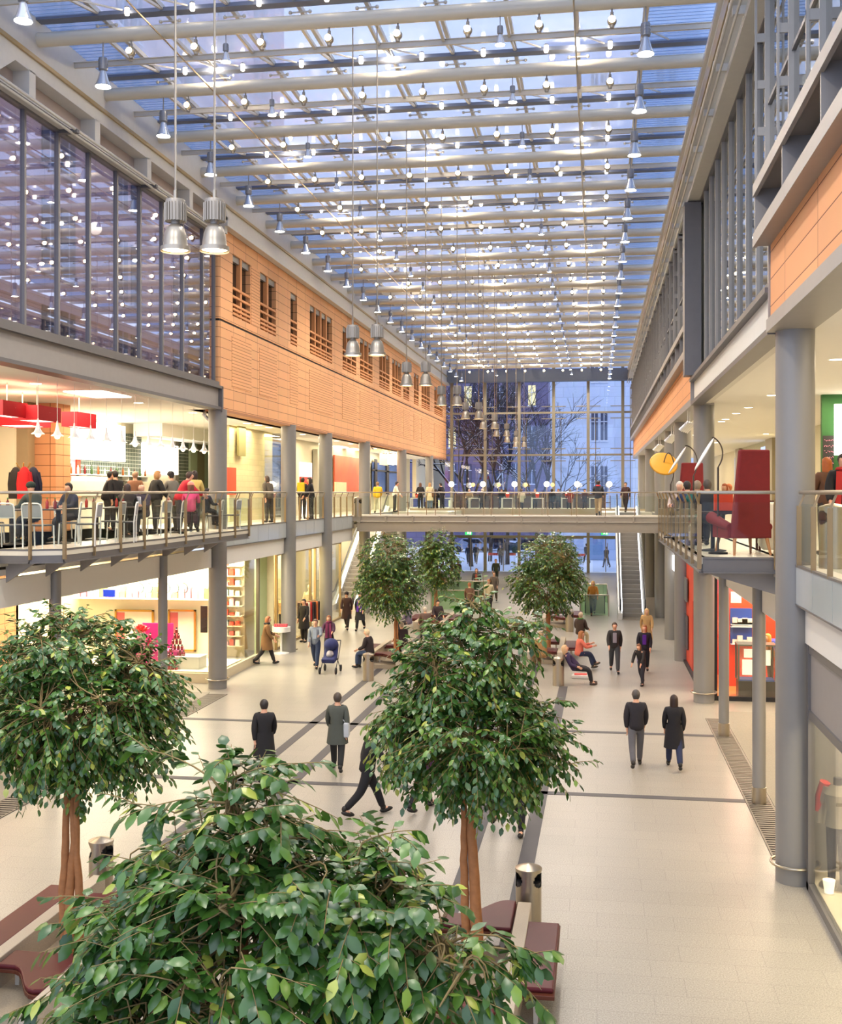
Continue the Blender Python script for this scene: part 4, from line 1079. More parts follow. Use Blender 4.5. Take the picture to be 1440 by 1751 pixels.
# seated ones
SL = (86,84,82,80); SA = (8,58,10,62)
def sg(px, py, z=.45): p = at_z(px, py, z); return (p.x, p.y, 0)
person('white haired person in a dark coat sitting on the bench beside the left bin', sg(632,1120), 75, SL, SA, 8, '2b2122', '42506b', 'd8c19a', sit=.47, fat=1.1)
person('grey haired person in a dark brown jacket sitting by the far left tree', sg(690,1105), 40, SL, SA, 12, '33272a', '3a3336', 'b9a78f', sit=.47, fat=1.1)
person('person in a purple grey jacket sitting behind the far left tree', sg(699,1068), 70, SL, SA, 6, '6a6077', '38343c', '231d1f', sit=.47)
person('grey haired person in a brown jacket sitting behind the middle tree crown', sg(728,1075), 20, SL, SA, 10, '5b473f', '3b3334', 'bdb2a6', sit=.47, fat=1.1)
person('person with dark hair sitting back to back behind the middle tree', sg(748,1060), 200, SL, SA, 8, '3c3034', '2c282c', '241b1a', sit=.47)
person('person in a brown leather jacket sitting on the bench with back turned', sg(992,1086), -25, SL, SA, 4, '45362e', 'cbb793', 'c9b199', sit=.47, fat=1.15, scarf='4b7d3c')
person('person with long reddish hair in a coral top sitting with crossed legs', sg(990,1122), -75, (84,70,80,60), (35,70,30,70), 6, 'd8705a', '2b3450', 'a2683a', hairlen=.25, sit=.47, shoes='4a4438', cross=True, scale=.97)
person('person in a dark purple jacket leaning back on the right bench', sg(984,1146), -80, (84,70,84,75), (30,40,25,45), -36, '372848', '1e1c20', 'caa57c', hairlen=.1, sit=.47, shoes='3a2a20')
person('person in a camel coat sitting behind the twisted trunks at the right', sg(928,1125), 30, SL, (50,60,50,60), 10, '9a7444', '6b5433', 'a98e6a', sit=.47, fat=1.1)
# farther back
person('person in a dark coat with red scarf walking in from the doors', g(815,1022), 180, W1, A1, 0, '2c2b2a', '34302d', '4b2f22', hairlen=.12, front='9a4a36')
person('person in a brown grey coat with a red shopping bag', g(845,1030), 180, W2, A2, 0, '5f5348', '6a5d4e', '5a4638', coat=.38, bag=('e0472c','hand'))
person('person in a green black jacket behind the person with the red bag', g(848,1000), 180, W1, A1, 0, '39402f', '33362f', 'a06a44')
person('person in jeans with a brown jacket near the middle of the far floor', g(803,1056), 2, W2, A2, 0, '7a5a48', '45587c', 'b0714c')
person('person in a cream jacket walking behind the middle tree', g(836,1048), 182, W1, A1, 0, 'ddcfa8', '2e2a28', 'b5754e')
person('person in an orange brown jacket stepping off the far escalator', g(1014,1052), 185, W2, (20,20,-25,15), 2, 'b0752c', '27343f', 'd9b06a', hairlen=.2)
person('person in dark clothes beside the steel post by the doors', g(783,1002), 175, W1, A2, 0, '4a2f35', '33333d', '33241f')
# outside the end doors
def go(px, Y): p = at_y(px, 900, Y); return (p.x, Y, -.02)
for px, Y, c, l in ((801, 92, '2b3342', 'person in a dark blue coat outside the left doors'), (814, 93, '23272e', 'person in black outside the left doors'), (856, 92, '2d2622', 'person in dark brown outside the middle doors'),
                    (1037, 90, '2a2226', 'person in a dark coat outside the right doors'), (1003, 95, '444a52', 'person in grey outside near the right building')):
    person(l, go(px, Y), 180 if px < 1000 else 30, W1, A1, 0, c, '23252c', '2c2220')
flush_people()
# ================================================================ upper level: walls behind the galleries
CREAM = mat('cream_wall', 'efe4c6', .8, noise=.03)
REDSH = mat('red_lampshade', 'd2202e', .7, noise=.05); REDW = mat('red_wall_panel', 'cf3a1c', .55, noise=.05)
LBOX = emis('lightbox_white', 'fff8ea', 2.6); DOWN = emis('downlight_glow', 'fff1d6', 9)
WHITEM = mat('white_metal', 'e6e4de', .35, .2, noise=0); CHGREY = mat('chair_grey', '4c4b4d', .55)
TABW = mat('white_table', 'efeade', .4, noise=0); TABD = mat('dark_table', '3c302b', .4)
m = MB(); m.box(-17.2, -17, 14, 52, F1, C1); struct(m.build('wall_left', CREAM))
m = MB(); m.box(-17, -14.3, 51.8, 52, F1, C1); struct(m.build('wall_left', mat('lift_wall', 'a9b49b', .5)))
m = MB(); m.box(-13.9, -13.6, 40.2, 45.8, F1, C1); struct(m.build('wall_left', BEIGEST))
m = MB(); m.box(-14.3, -14.1, 45.8, 84, F1, C1); wlu = struct(m.build('wall_left', mat('gallery_wall', 'c9c3a9', .7)))
def onx(name, x, a, b, m_, th=.06, label=None, cat=None, grp=None, side=1):
    """flat board standing on the wall plane X = x between two picture corners"""
    p, q = at_x(a[0], a[1], x), at_x(b[0], b[1], x)
    y0, y1 = min(p.y, q.y), max(p.y, q.y); z0, z1 = min(p.z, q.z), max(p.z, q.z)
    o = MB().box(min(x, x+th*side), max(x, x+th*side), y0, y1, z0, z1).build(name, m_)
    if label: tag(o, label, cat, grp)
    else: struct(o)
    return o
# restaurant back wall
onx('menu_lightbox', -16.98, (93,714), (203,790), LBOX, .25, 'long glowing white menu board above the restaurant counter', 'menu board')
onx('menu_lightbox', -16.98, (240,757), (297,812), LBOX, .2, 'tall glowing white menu board right of the green mosaic', 'menu board')
onx('trim_70', -16.99, (203,740), (240,840), MOSAIC, .05); onx('trim_71', -16.99, (298,742), (320,845), MOSAIC, .05); onx('trim_72', -16.99, (127,785), (203,840), MOSAIC, .04)
onx('trim_73', -16.99, (100,783), (127,842), mat('pink_panel', 'e9a7b6', .6), .06); onx('trim_74', -16.98, (100,777), (135,785), REDW, .12); onx('trim_75', -16.97, (127,785), (133,812), REDW, .1)
onx('trim_76', -16.99, (297,740), (303,842), mat('grey_strip', '8d8578', .5), .07)
onx('trim_77', -16.97, (322,722), (334,842), mat('pale_green_glass', 'b7c7a6', .3), .1); onx('trim_78', -16.96, (334,724), (346,842), mat('olive_panel', '8f8a6c', .5), .1); onx('trim_79', -16.97, (346,722), (357,842), mat('pale_green_glass', 'b7c7a6', .3), .1)
# white bulkhead over the counter
m = MB(); m.box(-16.7, -15.6, 38.6, 49, 8.0, C1); struct(m.build('ceiling', mat('bulkhead_white', 'fbf9f2', .8, noise=0)))
# piers at the left edge
p = at_y(57,800,29.5); q = at_y(95,800,29.5)
m = MB(); m.box(p.x, q.x, 29.5, 30.4, F1, C1); struct(m.build('wall_left', TERPIER))
p = at_y(-40,800,28.9); q = at_y(25,800,28.9); m = MB(); m.box(p.x, q.x, 28.9, 29.4, F1, C1); struct(m.build('wall_left', CREAM))
p = at_y(25,800,29.0); q = at_y(47,800,29.0); m = MB(); m.box(p.x+.02, q.x, 29.0, 29.4, F1, C1); struct(m.build('wall_left', mat('taupe_pier', 'a28c6a', .6)))
# counter with shelf
t = thing('service_counter', 'white restaurant serving counter below the glowing menu boards', 'counter', (-15.6, 36.5, F1))
m = MB(); m.box(-.3, .3, -5, 5, 0, .95); m.build('base', mat('counter_white', 'e8e2d2', .5), t); m = MB(); m.box(-.38, .38, -5.1, 5.1, .95, 1.0); m.build('worktop', INOX, t)
t = thing('wall_shelf', 'long white wall shelf of glasses and bottles behind the counter', 'shelf', (-16.8, 36.5, 6.55))
m = MB(); m.box(-.15, .2, -3.5, 3.5, -.03, 0); m.build('board', WHITEM, t)
for k in range(5): MB().box(-.15, .1, -3.4+k*1.7-.02, -3.4+k*1.7+.02, -.2, -.03).build('bracket', WHITEM, t)
def bottle(loc, h, r, col, label, group, capcol='3a7a35', part=True):
    t = thing('bottle', label, 'bottle', loc, group=group)
    m = MB(); m.lathe([(r*.9,0),(r,.02),(r,h*.6),(r*.4,h*.78),(r*.35,h*.9)], n=10); m.build('body', mat('bottle_'+col, col, .2, noise=0), t, smooth=True)
    m = MB(); m.lathe([(r*.42,h*.88),(r*.3,h*1.0),(0.0,h*1.03)], n=8); m.build('cap', mat('cap_'+capcol, capcol, .4, noise=0), t, smooth=True)
    return t
rng0 = random.Random(5)
for k in range(14):
    y = 33.3+k*.5
    bottle((-16.75, y, 6.55), rng0.uniform(.25,.36), .04, ['3d5a30','8a4d22','e2d7c0','6a1f1f'][k%4], 'bottle on the wall shelf behind the counter, %s from the left' % ORD[k+1], 'bottles on the wall shelf', '2c2a28')
t = thing('pastry_display', 'pale cabinet with white boxes on the restaurant counter', 'display', (-15.6, 32.8, F1+1.0))
MB().box(-.3, .3, -.9, .9, 0, .45).build('cabinet', mat('cab_pale', 'dfe3d2', .4), t); MB().box(-.25, .25, -.8, .8, .45, .6).build('tray', WHITEM, t)
# red rectangular lampshades
def red_shade(a, b, c, Y, label):
    """front face from picture x a..b, top y and bottom y c; box depth 1.1 m"""
    p, q = at_y(a, c[0], Y), at_y(b, c[1], Y)
    t = thing('red_lampshade', label, 'lampshade', ((p.x+q.x)/2, Y+.55, q.z), group='red lampshades over the restaurant')
    w = (q.x-p.x)/2; h = p.z-q.z
    m = MB(); m.box(-w, w, -.55, -.53, 0, h); m.box(-w, w, .53, .55, 0, h); m.box(-w, -w+.02, -.53, .53, 0, h); m.box(w-.02, w, -.53, .53, 0, h); m.build('shade', REDSH, t)
    m = MB(); m.box(-w+.03, w-.03, -.52, .52, .02, .04); m.build('diffuser', emis('shade_glow', 'ffe7c4', 3.5), t)
    m = MB(); m.tube([(0,0,h*.6), (0,0,C1-q.z-.01)], .012, 6); m.bar((-w,0,h*.6),(w,0,h*.6),.02,.02); m.build('rod', STEEL, t)
red_shade(-25, 5, (684,710), 23.2, 'red rectangular lampshade at the left picture edge, highest of the four')
red_shade(20, 66, (693,718), 24.2, 'red rectangular lampshade with its corner behind the first cone lamp')
red_shade(-12, 50, (712,727), 25.6, 'red rectangular lampshade hanging lowest behind the others')
red_shade(105, 132, (704,729), 26.8, 'red rectangular lampshade farthest right of the four')
# row of white cone pendants
def cone_proto():
    t = thing('cone_pendant', 'x', 'pendant lamp', (0,0,0))
    m = MB(); m.lathe([(.014,.34),(.03,.22),(.055,.11),(.085,.05),(.14,.012),(.145,.0)], n=20, cap=False); m.build('shade', WHITEM, t, smooth=True)
    m = MB(); m.ell((0,0,-.01), (.06,.06,.055), 12, 8); m.build('bulb', emis('cone_bulb', 'ffe3b5', 14), t, smooth='all')
    m = MB(); m.tube([(0,0,.34),(0,0,C1-7.2-.01)], .006, 5); m.build('cord', WHITEM, t)
    return t
cp0 = cone_proto()
for k, px in enumerate((65,98,127,155,182,208,231,254,275,295,313,331,349,366)):
    y = at_x(px, 700, -11.85).y
    lab = 'white cone pendant lamp over the restaurant, %s from the left in its row' % ORD[k+1]
    if k == 0: cp0.location = (-11.85, y, 7.2); cp0['label'] = lab; cp0['group'] = 'white cone pendants'
    else: dup(cp0, (-11.85, y, 7.2), label=lab)
# recessed downlights
def downlight(loc, label, grp, r=.1):
    t = thing('downlight', label, 'downlight', loc, group=grp)
    m = MB(); m.lathe([(r,.0),(r+.03,-.006),(r+.03,.0)], n=16, cap=False); m.build('rim', WHITEM, t)
    m = MB(); m.lathe([(r,-.004),(0,-.004)], n=16, cap=False); m.build('lens', DOWN, t)
k = 0
for px, py in ((61,656),(158,675),(237,689),(330,706),(422,724),(442,727),(460,731)):
    p = at_z(px, py, C1-.002); k += 1; downlight(p, 'recessed downlight in the left gallery ceiling, %s from the left' % ORD[k], 'downlights in the left gallery ceiling', .13)
k = 0
for px, py in ((1430,615),(1320,676),(1310,742),(1280,697),(1259,707),(1241,717),(1234,721),(1224,757),(1189,744)):
    p = at_z(px, py, C1-.002); k += 1; downlight(p, 'recessed downlight in the right gallery ceiling, %s from the right' % ORD[k], 'downlights in the right gallery ceiling', .12)
for k in range(8):
    downlight((-12.6, 47+3.2*k, C1-.002), 'recessed downlight above the left gallery past the column, %s from the front' % ORD[k+1], 'downlights above the far left gallery', .12)
p = at_z(168,674,C1-.01); tag(MB().box(p.x-.5, p.x+.5, p.y-.9, p.y+.9, C1-.03, C1-.004).build('ceiling_light_panel', emis('panel_glow', 'fff6e0', 5)), 'bright rectangular light panel in the restaurant ceiling', 'light panel')
for k, (px, py) in enumerate(((540,760),(570,764),(595,768))):
    p = at_z(px, py, C1-.01); tag(MB().box(p.x-.6, p.x+.6, p.y-1.1, p.y+1.1, C1-.05, C1-.004).build('ceiling_light_panel', emis('panel_glow', 'fff6e0', 5)), 'large round edged ceiling light over the left gallery, %s of three' % ('nearest','middle','farthest')[k], 'light panel', 'ceiling light panels over the left gallery')
# clusters of track spotlights
def spot_cluster(loc, rz, n, label, grp=None):
    t = thing('track_spotlights', label, 'spotlights', loc, rz, grp)
    m = MB(); m.bar((0,-n*.16,0),(0,n*.16,0),.05,.05); m.tube([(0,-.2,0),(0,-.2,.45)],.012,6); m.tube([(0,.2,0),(0,.2,.45)],.012,6); m.build('track', WHITEM, t)
    for k in range(n):
        y = (k-(n-1)/2)*.34; m = MB(); m.tube([(-.08,y,.06),(.17,y+.03,-.2)], [.05,.065], 10); m.bar((0,y,0),(0.05,y,-.08),.03,.03); m.build('spotlight', WHITEM, t, smooth=True)
p = at_x(352, 712, -11.9); spot_cluster(p, .3, 3, 'cluster of white track spotlights beside the left column')
p = at_x(632, 763, -11.8); spot_cluster(p, .3, 2, 'pair of white track spotlights by the fourth left column')
for k, (px, py) in enumerate(((1178,722),(1150,740),(1128,757))):
    p = at_x(px, py, 2.75); spot_cluster((p.x, p.y, 8.0), 2.9, 4, 'white track spotlights under the right facade, %s' % ('nearest group','middle group','farthest group')[k], 'white track spotlights under the right facade')
# left gallery: things on and before the wall
t = thing('hanging_board', 'olive hanging board on the beige stone wall', 'board', at_x(413, 753, -13.45)); MB().box(-.04, .04, -.42, .42, -.6, .6).build('panel', mat('olive_board', '8f8a55', .5), t); MB().tube([(0,-.2,.6),(0,-.2,1.0)],.012,6).tube([(0,.2,.6),(0,.2,1.0)],.012,6).build('hanger', STEEL, t)
onx('red_poster', -13.58, (386,799), (402,846), mat('orange_red_poster', 'ee5a34', .5), .05, 'orange red poster panel leaning by the beige stone wall', 'poster')
onx('trim_80', -13.4, (452,742), (492,880), GL_SHOP, .03)
onx('trim_81', -14.05, (452,742), (490,762), mat('bronze_panel', '6b6048', .4), .1); onx('trim_82', -14.05, (452,762), (478,880), mat('shop_glass_dusk', '62728a', .15), .05); onx('trim_83', -14.05, (478,762), (490,880), mat('dark_bronze', '4a3b2c', .4), .1)
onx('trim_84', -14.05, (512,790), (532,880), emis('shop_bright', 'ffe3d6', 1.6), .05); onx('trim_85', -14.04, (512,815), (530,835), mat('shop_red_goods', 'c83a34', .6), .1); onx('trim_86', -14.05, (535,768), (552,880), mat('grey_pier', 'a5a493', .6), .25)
onx('orange_red_poster', -14.05, (570,778), (617,842), mat('brick_red_poster', 'c4552e', .5, noise=.5, scale=1.3), .08, 'large blurred orange red poster on the left gallery wall', 'poster')
onx('pale_green_sign', -13.2, (572,824), (591,845), mat('pale_green_sign', 'dfeab8', .5), .05, 'pale green notice board below the orange red poster', 'sign')
onx('trim_87', -14.0, (636,790), (690,842), mat('dusk_window_blue', '3e5488', .12), .06)
for a, b in ((640,644),(660,664),(687,691)): onx('trim_88', -13.93, (a,785), (b,845), BLACK, .06)
onx('trim_89', -13.93, (636,805), (690,808), BLACK, .06); onx('trim_90', -13.9, (705,775), (722,850), CREAM, .3); onx('trim_91', -13.9, (724,775), (757,850), mat('taupe_pier2', '94876a', .6), .2)
for k, (px, c) in enumerate(((656,'ffcf8a'),(668,'fff0d0'),(676,'cfe0ff'))):
    p = at_x(px, 785, -12.6); t = thing('hanging_sign', 'glowing hanging sign above the left gallery, %s of three' % ('left','middle','right')[k], 'sign', p, group='glowing hanging signs')
    MB().box(-.05,.05,-1.0,1.0,-.35,.3).build('panel', emis('sign_'+c, c, 1.6), t); MB().tube([(0,-.5,.3),(0,-.5,C1-p.z)],.015,5).tube([(0,.5,.3),(0,.5,C1-p.z)],.015,5).build('hanger', STEEL, t)
t = thing('coat_rack', 'brass coat rack hung with coats at the left of the restaurant', 'coat rack', (at_y(40,800,24.6).x, 24.6, F1))
m = MB(); m.tube([(0,0,0),(0,0,1.75)],.02,8); m.lathe([(.2,0),(.2,.02),(.03,.05)], n=14); m.build('pole', mat('brass', 'c9a55a', .3, .8), t)
for k in range(6):
    a = k*math.pi/3; MB().tube([(0,0,1.6),(.14*math.cos(a),.14*math.sin(a),1.72),(.18*math.cos(a),.18*math.sin(a),1.8)],.012,6).build('hook', mat('brass', 'c9a55a', .3, .8), t)
def coat(px, Y, col, label, w=.22):
    p = at_y(px, 800, Y); t = thing('coat', label, 'coat', (p.x, Y, F1+.75), group='coats on the coat rack')
    m = MB(); n = 14; pr = [(.17,.2),(.16,.4),(.15,.65),(.13,.82),(.07,.92),(.03,.95)]; vs = []
    for r, z in pr:
        for k in range(n): a = 2*math.pi*k/n; vs.append((r*math.cos(a)*(1+.08*math.sin(4*a)), r*.6*math.sin(a), z))
    m.add(vs, [(i*n+k, i*n+(k+1)%n, (i+1)*n+(k+1)%n, (i+1)*n+k) for i in range(len(pr)-1) for k in range(n)]); m.build('body', cloth(col), t, smooth='all')
    for s in (-1, 1): MB().tube([(s*.12,0,.82),(s*.17,.02,.55),(s*.17,.03,.3)],[.05,.045,.035],8).build('sleeve', cloth(col), t, smooth=True)
coat(27, 24.55, '2a221e', 'dark brown coat hanging at the left of the coat rack'); coat(42, 24.3, 'd61f22', 'bright red jacket hanging on the coat rack'); coat(57, 24.6, '2c2c3e', 'navy coat hanging at the right of the coat rack')
# chairs
def rest_chair():
    t = thing('restaurant_chair', 'x', 'chair', (0,0,0))
    for s in (-1, 1):
        MB().tube([(s*.22,-.2,0),(s*.22,-.2,.45),(s*.22,-.24,.8),(s*.2,-.25,.86),(s*.15,-.255,.88)],.016,8).build('rear_leg', WHITEM, t, smooth=True)
        MB().tube([(s*.22,.2,0),(s*.22,.18,.44)],.016,8).build('front_leg', WHITEM, t, smooth=True)
    m = MB(); m.tube([(-.16,-.255,.88),(.16,-.255,.88)],.016,8); m.tube([(-.22,-.21,.6),(.22,-.21,.6)],.013,8); m.build('back_frame', WHITEM, t, smooth=True)
    MB().box(-.21,.21,-.2,.2,.43,.465).build('seat', CHGREY, t, bevel=.015)
    MB().obox((0,-.235,.73),(.4,.015,.24),rx=.1).build('backrest', mat('mesh_back', '8d8f92', .6), t)
    return t
rc = rest_chair(); first = True
def rchair(x, y, rz, label):
    global first
    if first: rc.location = (x, y, F1); rc.rotation_euler = (0,0,rz); rc['label'] = label; rc['group'] = 'white framed restaurant chairs'; first = False
    else: dup(rc, (x, y, F1), rz, label)
cpos = [(14,20.7),(66,20.75),(118,22.5),(150,21.7),(192,23.9),(215,23.4),(272,27.0),(300,27.6),(366,29.8),(395,31.0)]
for k, (px, y) in enumerate(cpos):
    x = at_y(px, 900, y).x; rchair(x, y, math.pi*.5*(0 if px < 100 else 1)+[.1,-.1,.4,.2,.1,.3,-.2,.1,.2,.0][k]-(0 if px < 100 else math.pi)+ (0 if px<100 else math.pi), 'white tubular chair by the balcony railing, %s from the left' % ORD[k+1])
for k, (x, y) in enumerate(((-12.9,22.3),(-12.6,25.2),(-13.2,27.5),(-12.8,29.6))): rchair(x, y, -1.6+.2*k, 'white tubular chair on the inner side of the tables, %s from the left' % ORD[k+1])
def rtable(x, y, label, k):
    t = thing('restaurant_table', label, 'table', (x, y, F1), group='dark restaurant tables')
    MB().box(-.35,.35,-.6,.6,.72,.75).build('top', TABD, t, bevel=.005); m = MB(); m.lathe([(.26,0),(.26,.02),(.05,.05),(.05,.72)], n=16); m.build('pedestal', mat('table_iron', '3a3430', .5, .5), t, smooth=True)
    for j, (dx, c) in enumerate(((-.08,'b02a1e'),(.06,'7a1f18'))):
        bottle((x+dx, y-.35+.08*j, F1+.75), .24, .035, c, '%s sauce bottle with a green cap on the restaurant table, %s from the left' % (('left','right')[j], ORD[k]), 'sauce bottles')
for k, (px, y) in enumerate(((20,21.8),(100,22.6),(165,24.6),(215,26.0),(300,29.0))): rtable(at_y(px,880,y).x-.0, y, 'dark restaurant table behind the railing, %s from the left' % ORD[k+1], k+1)
def up(px, Y): return (at_y(px, 842, Y).x, Y, F1)
SLu = (86,84,82,80); SAu = (25,65,20,70)
person('person with a dark beanie sitting at the left end of the restaurant', up(57,23.2), 60, SLu, SAu, 6, '3c4440', '2a2a30', None, hat='22302a', sit=.47, fat=1.1)
person('cook with a white cap behind the restaurant counter', up(112,34.6), 100, ST, (30,60,30,60), 4, 'e9e6da', 'd8d4c8', '2a211c', hat='f0efe8')
person('person in a striped navy sweater sitting beside the counter cook', up(122,24.6), 160, SLu, SAu, 6, '2c3244', '30323c', '2a2320', sit=.47, fat=1.1)
person('person in a black puffer jacket at the counter, left of two', up(184,30.5), -60, ST, A1, 6, '1c1b1e', '1e1d22', '1c1917', fat=1.2)
person('person in a black hooded jacket at the counter, right of two', up(199,29.5), 60, ST, A1, 4, '19181b', '1c1b20', '241f1c', fat=1.2)
person('person in a brown jacket standing at the restaurant counter', up(231,31), 20, ST, A2, 2, '8a5f45', '3c332e', 'a9866a')
person('person with dark hair sitting with their back to the railing', up(217,26.4), 20, SLu, SAu, 8, '2c2624', '2a262a', '3b2c27', hairlen=.1, sit=.47, fat=1.1)
person('bald person sitting at a restaurant table in a white shirt', up(245,26.8), 170, SLu, SAu, 5, '3b3340', '2a2a2d', None, front='d8d6d8', sit=.47, fat=1.1)
person('person with light brown hair in a dark puffer jacket', up(267,30), -40, ST, A1, 2, '2b2a27', '2a2a2c', 'b88a58', hairlen=.05, fat=1.15)
person('person in a grey jacket with a dark cap behind the red sweater', up(294,31.5), 60, ST, A2, 2, '77746c', '3c3a3a', '2c2826', hat='2c2b2e')
person('person in a red sweater bending over a table', up(308,28.4), -50, ST, (40,30,30,30), 24, 'c22a36', '3a3a44', '4a3a30', fat=1.1)
person('person in a yellow jacket standing with their back turned', up(332,30), 10, ST, A1, 4, 'd9bd6c', '3b3a3e', '3a2a1e', hairlen=.08, fat=1.1)
person('child in a pink jacket and salmon knitted hat', up(326,28.0), 15, SLu, SAu, 3, 'e2507e', '4a3644', '7a4a34', hairlen=.12, hat='ee9a86', sit=.6, scale=.9)
person('child in a dark jacket sitting at the end table', up(352,29.6), -30, SLu, SAu, 3, '2b2c38', '2c2c30', '2a211d', sit=.55, scale=.78)
person('person in a grey brown coat behind the left gallery railing', up(460,39.6), 60, ST, A1, 8, '5b5244', '3a342e', '4b3c30', hairlen=.05, fat=1.15)
person('person in black behind the railing between the two columns, right', up(532,44.5), 100, ST, A2, 4, '1f1c20', '221f23', '2b221d', hairlen=.1)
person('person in black with a yellow bag behind the railing between the two columns', up(517,45.2), 0, ST, A2, 2, '232127', '252329', '2b221d', bag=('e2c32a','back'))
person('person in a yellow jacket on the gallery at the left end of the bridge', up(646,58), 20, W1, A1, 2, 'e8b92a', 'd6d0b4', '8a6a4a', fat=1.1)
person('person in a white shirt leaning on the bridge end railing', up(675,62), -80, ST, A1, 10, 'f0ead6', '4a4a4a', '2a211d')
person('person in a cream quilted coat with a crossed bag strap', up(735,69.6), 5, ST, A1, 0, 'e4d3aa', '6f8296', 'c79a68', hairlen=.12, coat=.35, bag=('7a5a3a','shoulder'))
person('person with long brown hair in black beside the cream coat', up(719,70.5), 30, ST, A2, 0, '2b2523', '26242a', '6a4530', hairlen=.2)
person('person in a dark coat right of the cream coat', up(756,70.5), 60, ST, A2, 8, '24222c', '2a2830', '231d1c')
person('person in a dark jacket with red shoulders and beige trousers on the footbridge', up(1023,53.2), -5, W1, (20,40,20,40), 6, '2e2f38', 'a38a66', '2a2422', scarf='c8303a', fat=1.15)
person('person in dark red brown clothes at the top of the right escalator', up(1070,63), 160, W1, A1, 0, '4a3230', '332a2c', '3a2a26')
# ================================================================ far gallery cafe behind the bridge
m = MB(); m.box(-11.4, 3.0, 68, 83.6, F1-.4, F1); struct(m.build('floor', UPFLOOR)); m = MB(); m.box(-11.4, 3, 67.9, 68, F1-.45, F1+.12); struct(m.build('trim_92', mat('gallery_edge', 'a89880', .5)))
m = MB(); m.box(.2, 3.0, 62.0, 68, F1-.35, F1-.001); m.box(-11.4, -8.2, 62.0, 68, F1-.35, F1-.001); struct(m.build('floor', UPFLOOR))
railing('glass railing along the front of the far gallery cafe', [(-8.0, 68.1), (.1, 68.1)], 1.6, -1)
def wtable():
    t = thing('cafe_table', 'x', 'table', (0,0,0)); MB().box(-.37,.37,-.37,.37,.7,.75).build('top', TABW, t)
    for sx in (-1,1):
        for sy in (-1,1): MB().box(sx*.34-.03,sx*.34+.03,sy*.34-.03,sy*.34+.03,0,.7).build('leg', TABW, t)
    return t
wt = wtable(); DARKWOOD = mat('dark_red_wood', '4a2a22', .45)
def cchair():
    t = thing('cafe_chair', 'x', 'chair', (0,0,0))
    for sx in (-1,1):
        for sy in (-1,1): MB().box(sx*.19-.02,sx*.19+.02,sy*.19-.02,sy*.19+.02,0,.44 if sy > 0 else .9).build('leg', DARKWOOD, t)
    MB().box(-.22,.22,-.22,.22,.43,.47).build('seat', DARKWOOD, t); MB().box(-.2,.2,-.21,-.17,.6,.9).build('backrest', DARKWOOD, t); return t
cc = cchair(); fl_ = True
TBX = (713, 763, 812, 868, 919, 970, 1018)
for k, px in enumerate(TBX):
    x = at_y(px, 850, 71.5).x
    lab = 'white square cafe table on the far gallery, %s from the left' % ORD[k+1]
    if k == 0: wt.location = (x, 71.5, F1); wt['label'] = lab; wt['group'] = 'white tables of the far gallery cafe'
    else: dup(wt, (x, 71.5, F1), label=lab)
    for s in (-1, 1):
        lab = 'dark wooden chair %s of the far gallery table, %s table from the left' % (('left','right')[s > 0], ORD[k+1])
        if fl_: cc.location = (x+s*.75, 71.5, F1); cc.rotation_euler = (0,0,s*math.pi/2); cc['label'] = lab; cc['group'] = 'dark chairs of the far gallery cafe'; fl_ = False
        else: dup(cc, (x+s*.75, 71.5, F1), s*math.pi/2, lab)
    if k in (0,3,4,5): 
        t = thing('red_table_lamp', 'small red lamp on the far gallery table, %s table from the left' % ORD[k+1], 'lamp', (x, 71.5, F1+.75), group='small red table lamps')
        m = MB(); m.lathe([(.1,0),(.13,.28)], n=12, cap=False); m.build('shade', mat('red_table_shade', 'd8432c', .5), t); MB().ell((0,0,.27),(.09,.09,.07),10,6).build('bulb', emis('tbulb', 'ffe7c0', 8), t)
t = thing('banquette', 'long dark brown banquette along the far end glazing', 'bench', (-4, 79.5, F1))
MB().box(-6.2,4.6,-.3,.3,0,.45).build('seat', mat('banq', '3a2e2b', .6), t); MB().box(-6.2,4.6,.3,.45,0,1.0).build('backrest', mat('banq', '3a2e2b', .6), t)
GLOBE = emis('globe_glow', 'fff0d2', 4); GLOBY = emis('globe_glow_yellow', 'f2c878', 1.3)
def globe(px, py, Y, r, mt, label):
    p = at_y(px, py, Y); t = thing('globe_lamp', label, 'lamp', (p.x, Y, F1), group='globe lamps of the far gallery cafe'); h = p.z-F1
    MB().ell((0,0,h),(r,r,r),14,10).build('globe', mt, t, smooth='all'); m = MB(); m.lathe([(.16,0),(.16,.03),(.02,.05),(.02,h-r)], n=10); m.build('stand', INOX, t)
for k, px in enumerate((772,826,880,935,987,1042)): globe(px, 828, 78.6, .2, GLOBE, 'large white globe lamp on the far gallery, %s from the left' % ORD[k+1])
for k, px in enumerate((809,853,899,945)): globe(px, 829, 82, .15, GLOBY, 'small yellowish globe lamp near the end glazing, %s from the left' % ORD[k+1])
seat = [(745,'2b2a2e','3a2b24'),(803,'8f7a5c','c9b49a'),(825,'3c3634','bfae9a'),(858,'19191c','1b1a1a'),(892,'c9c0a4','5a4a3c'),(915,'4f4a44','8a7a68'),(944,'23242a','3a2a22'),(955,'5b5f66','8a5b3c'),(975,'7d3328','8f8072'),(1000,'45363a','2a211d')]
for k, (px, c, h) in enumerate(seat):
    person('guest seated at the far gallery cafe tables, %s from the left' % ORD[k+1], up(px, 72.8 if k % 2 else 70.6), 180 if k % 2 else 10, SLu, SAu, 5, c, '2b2a2e', h, sit=.47, group='guests at the far gallery cafe')
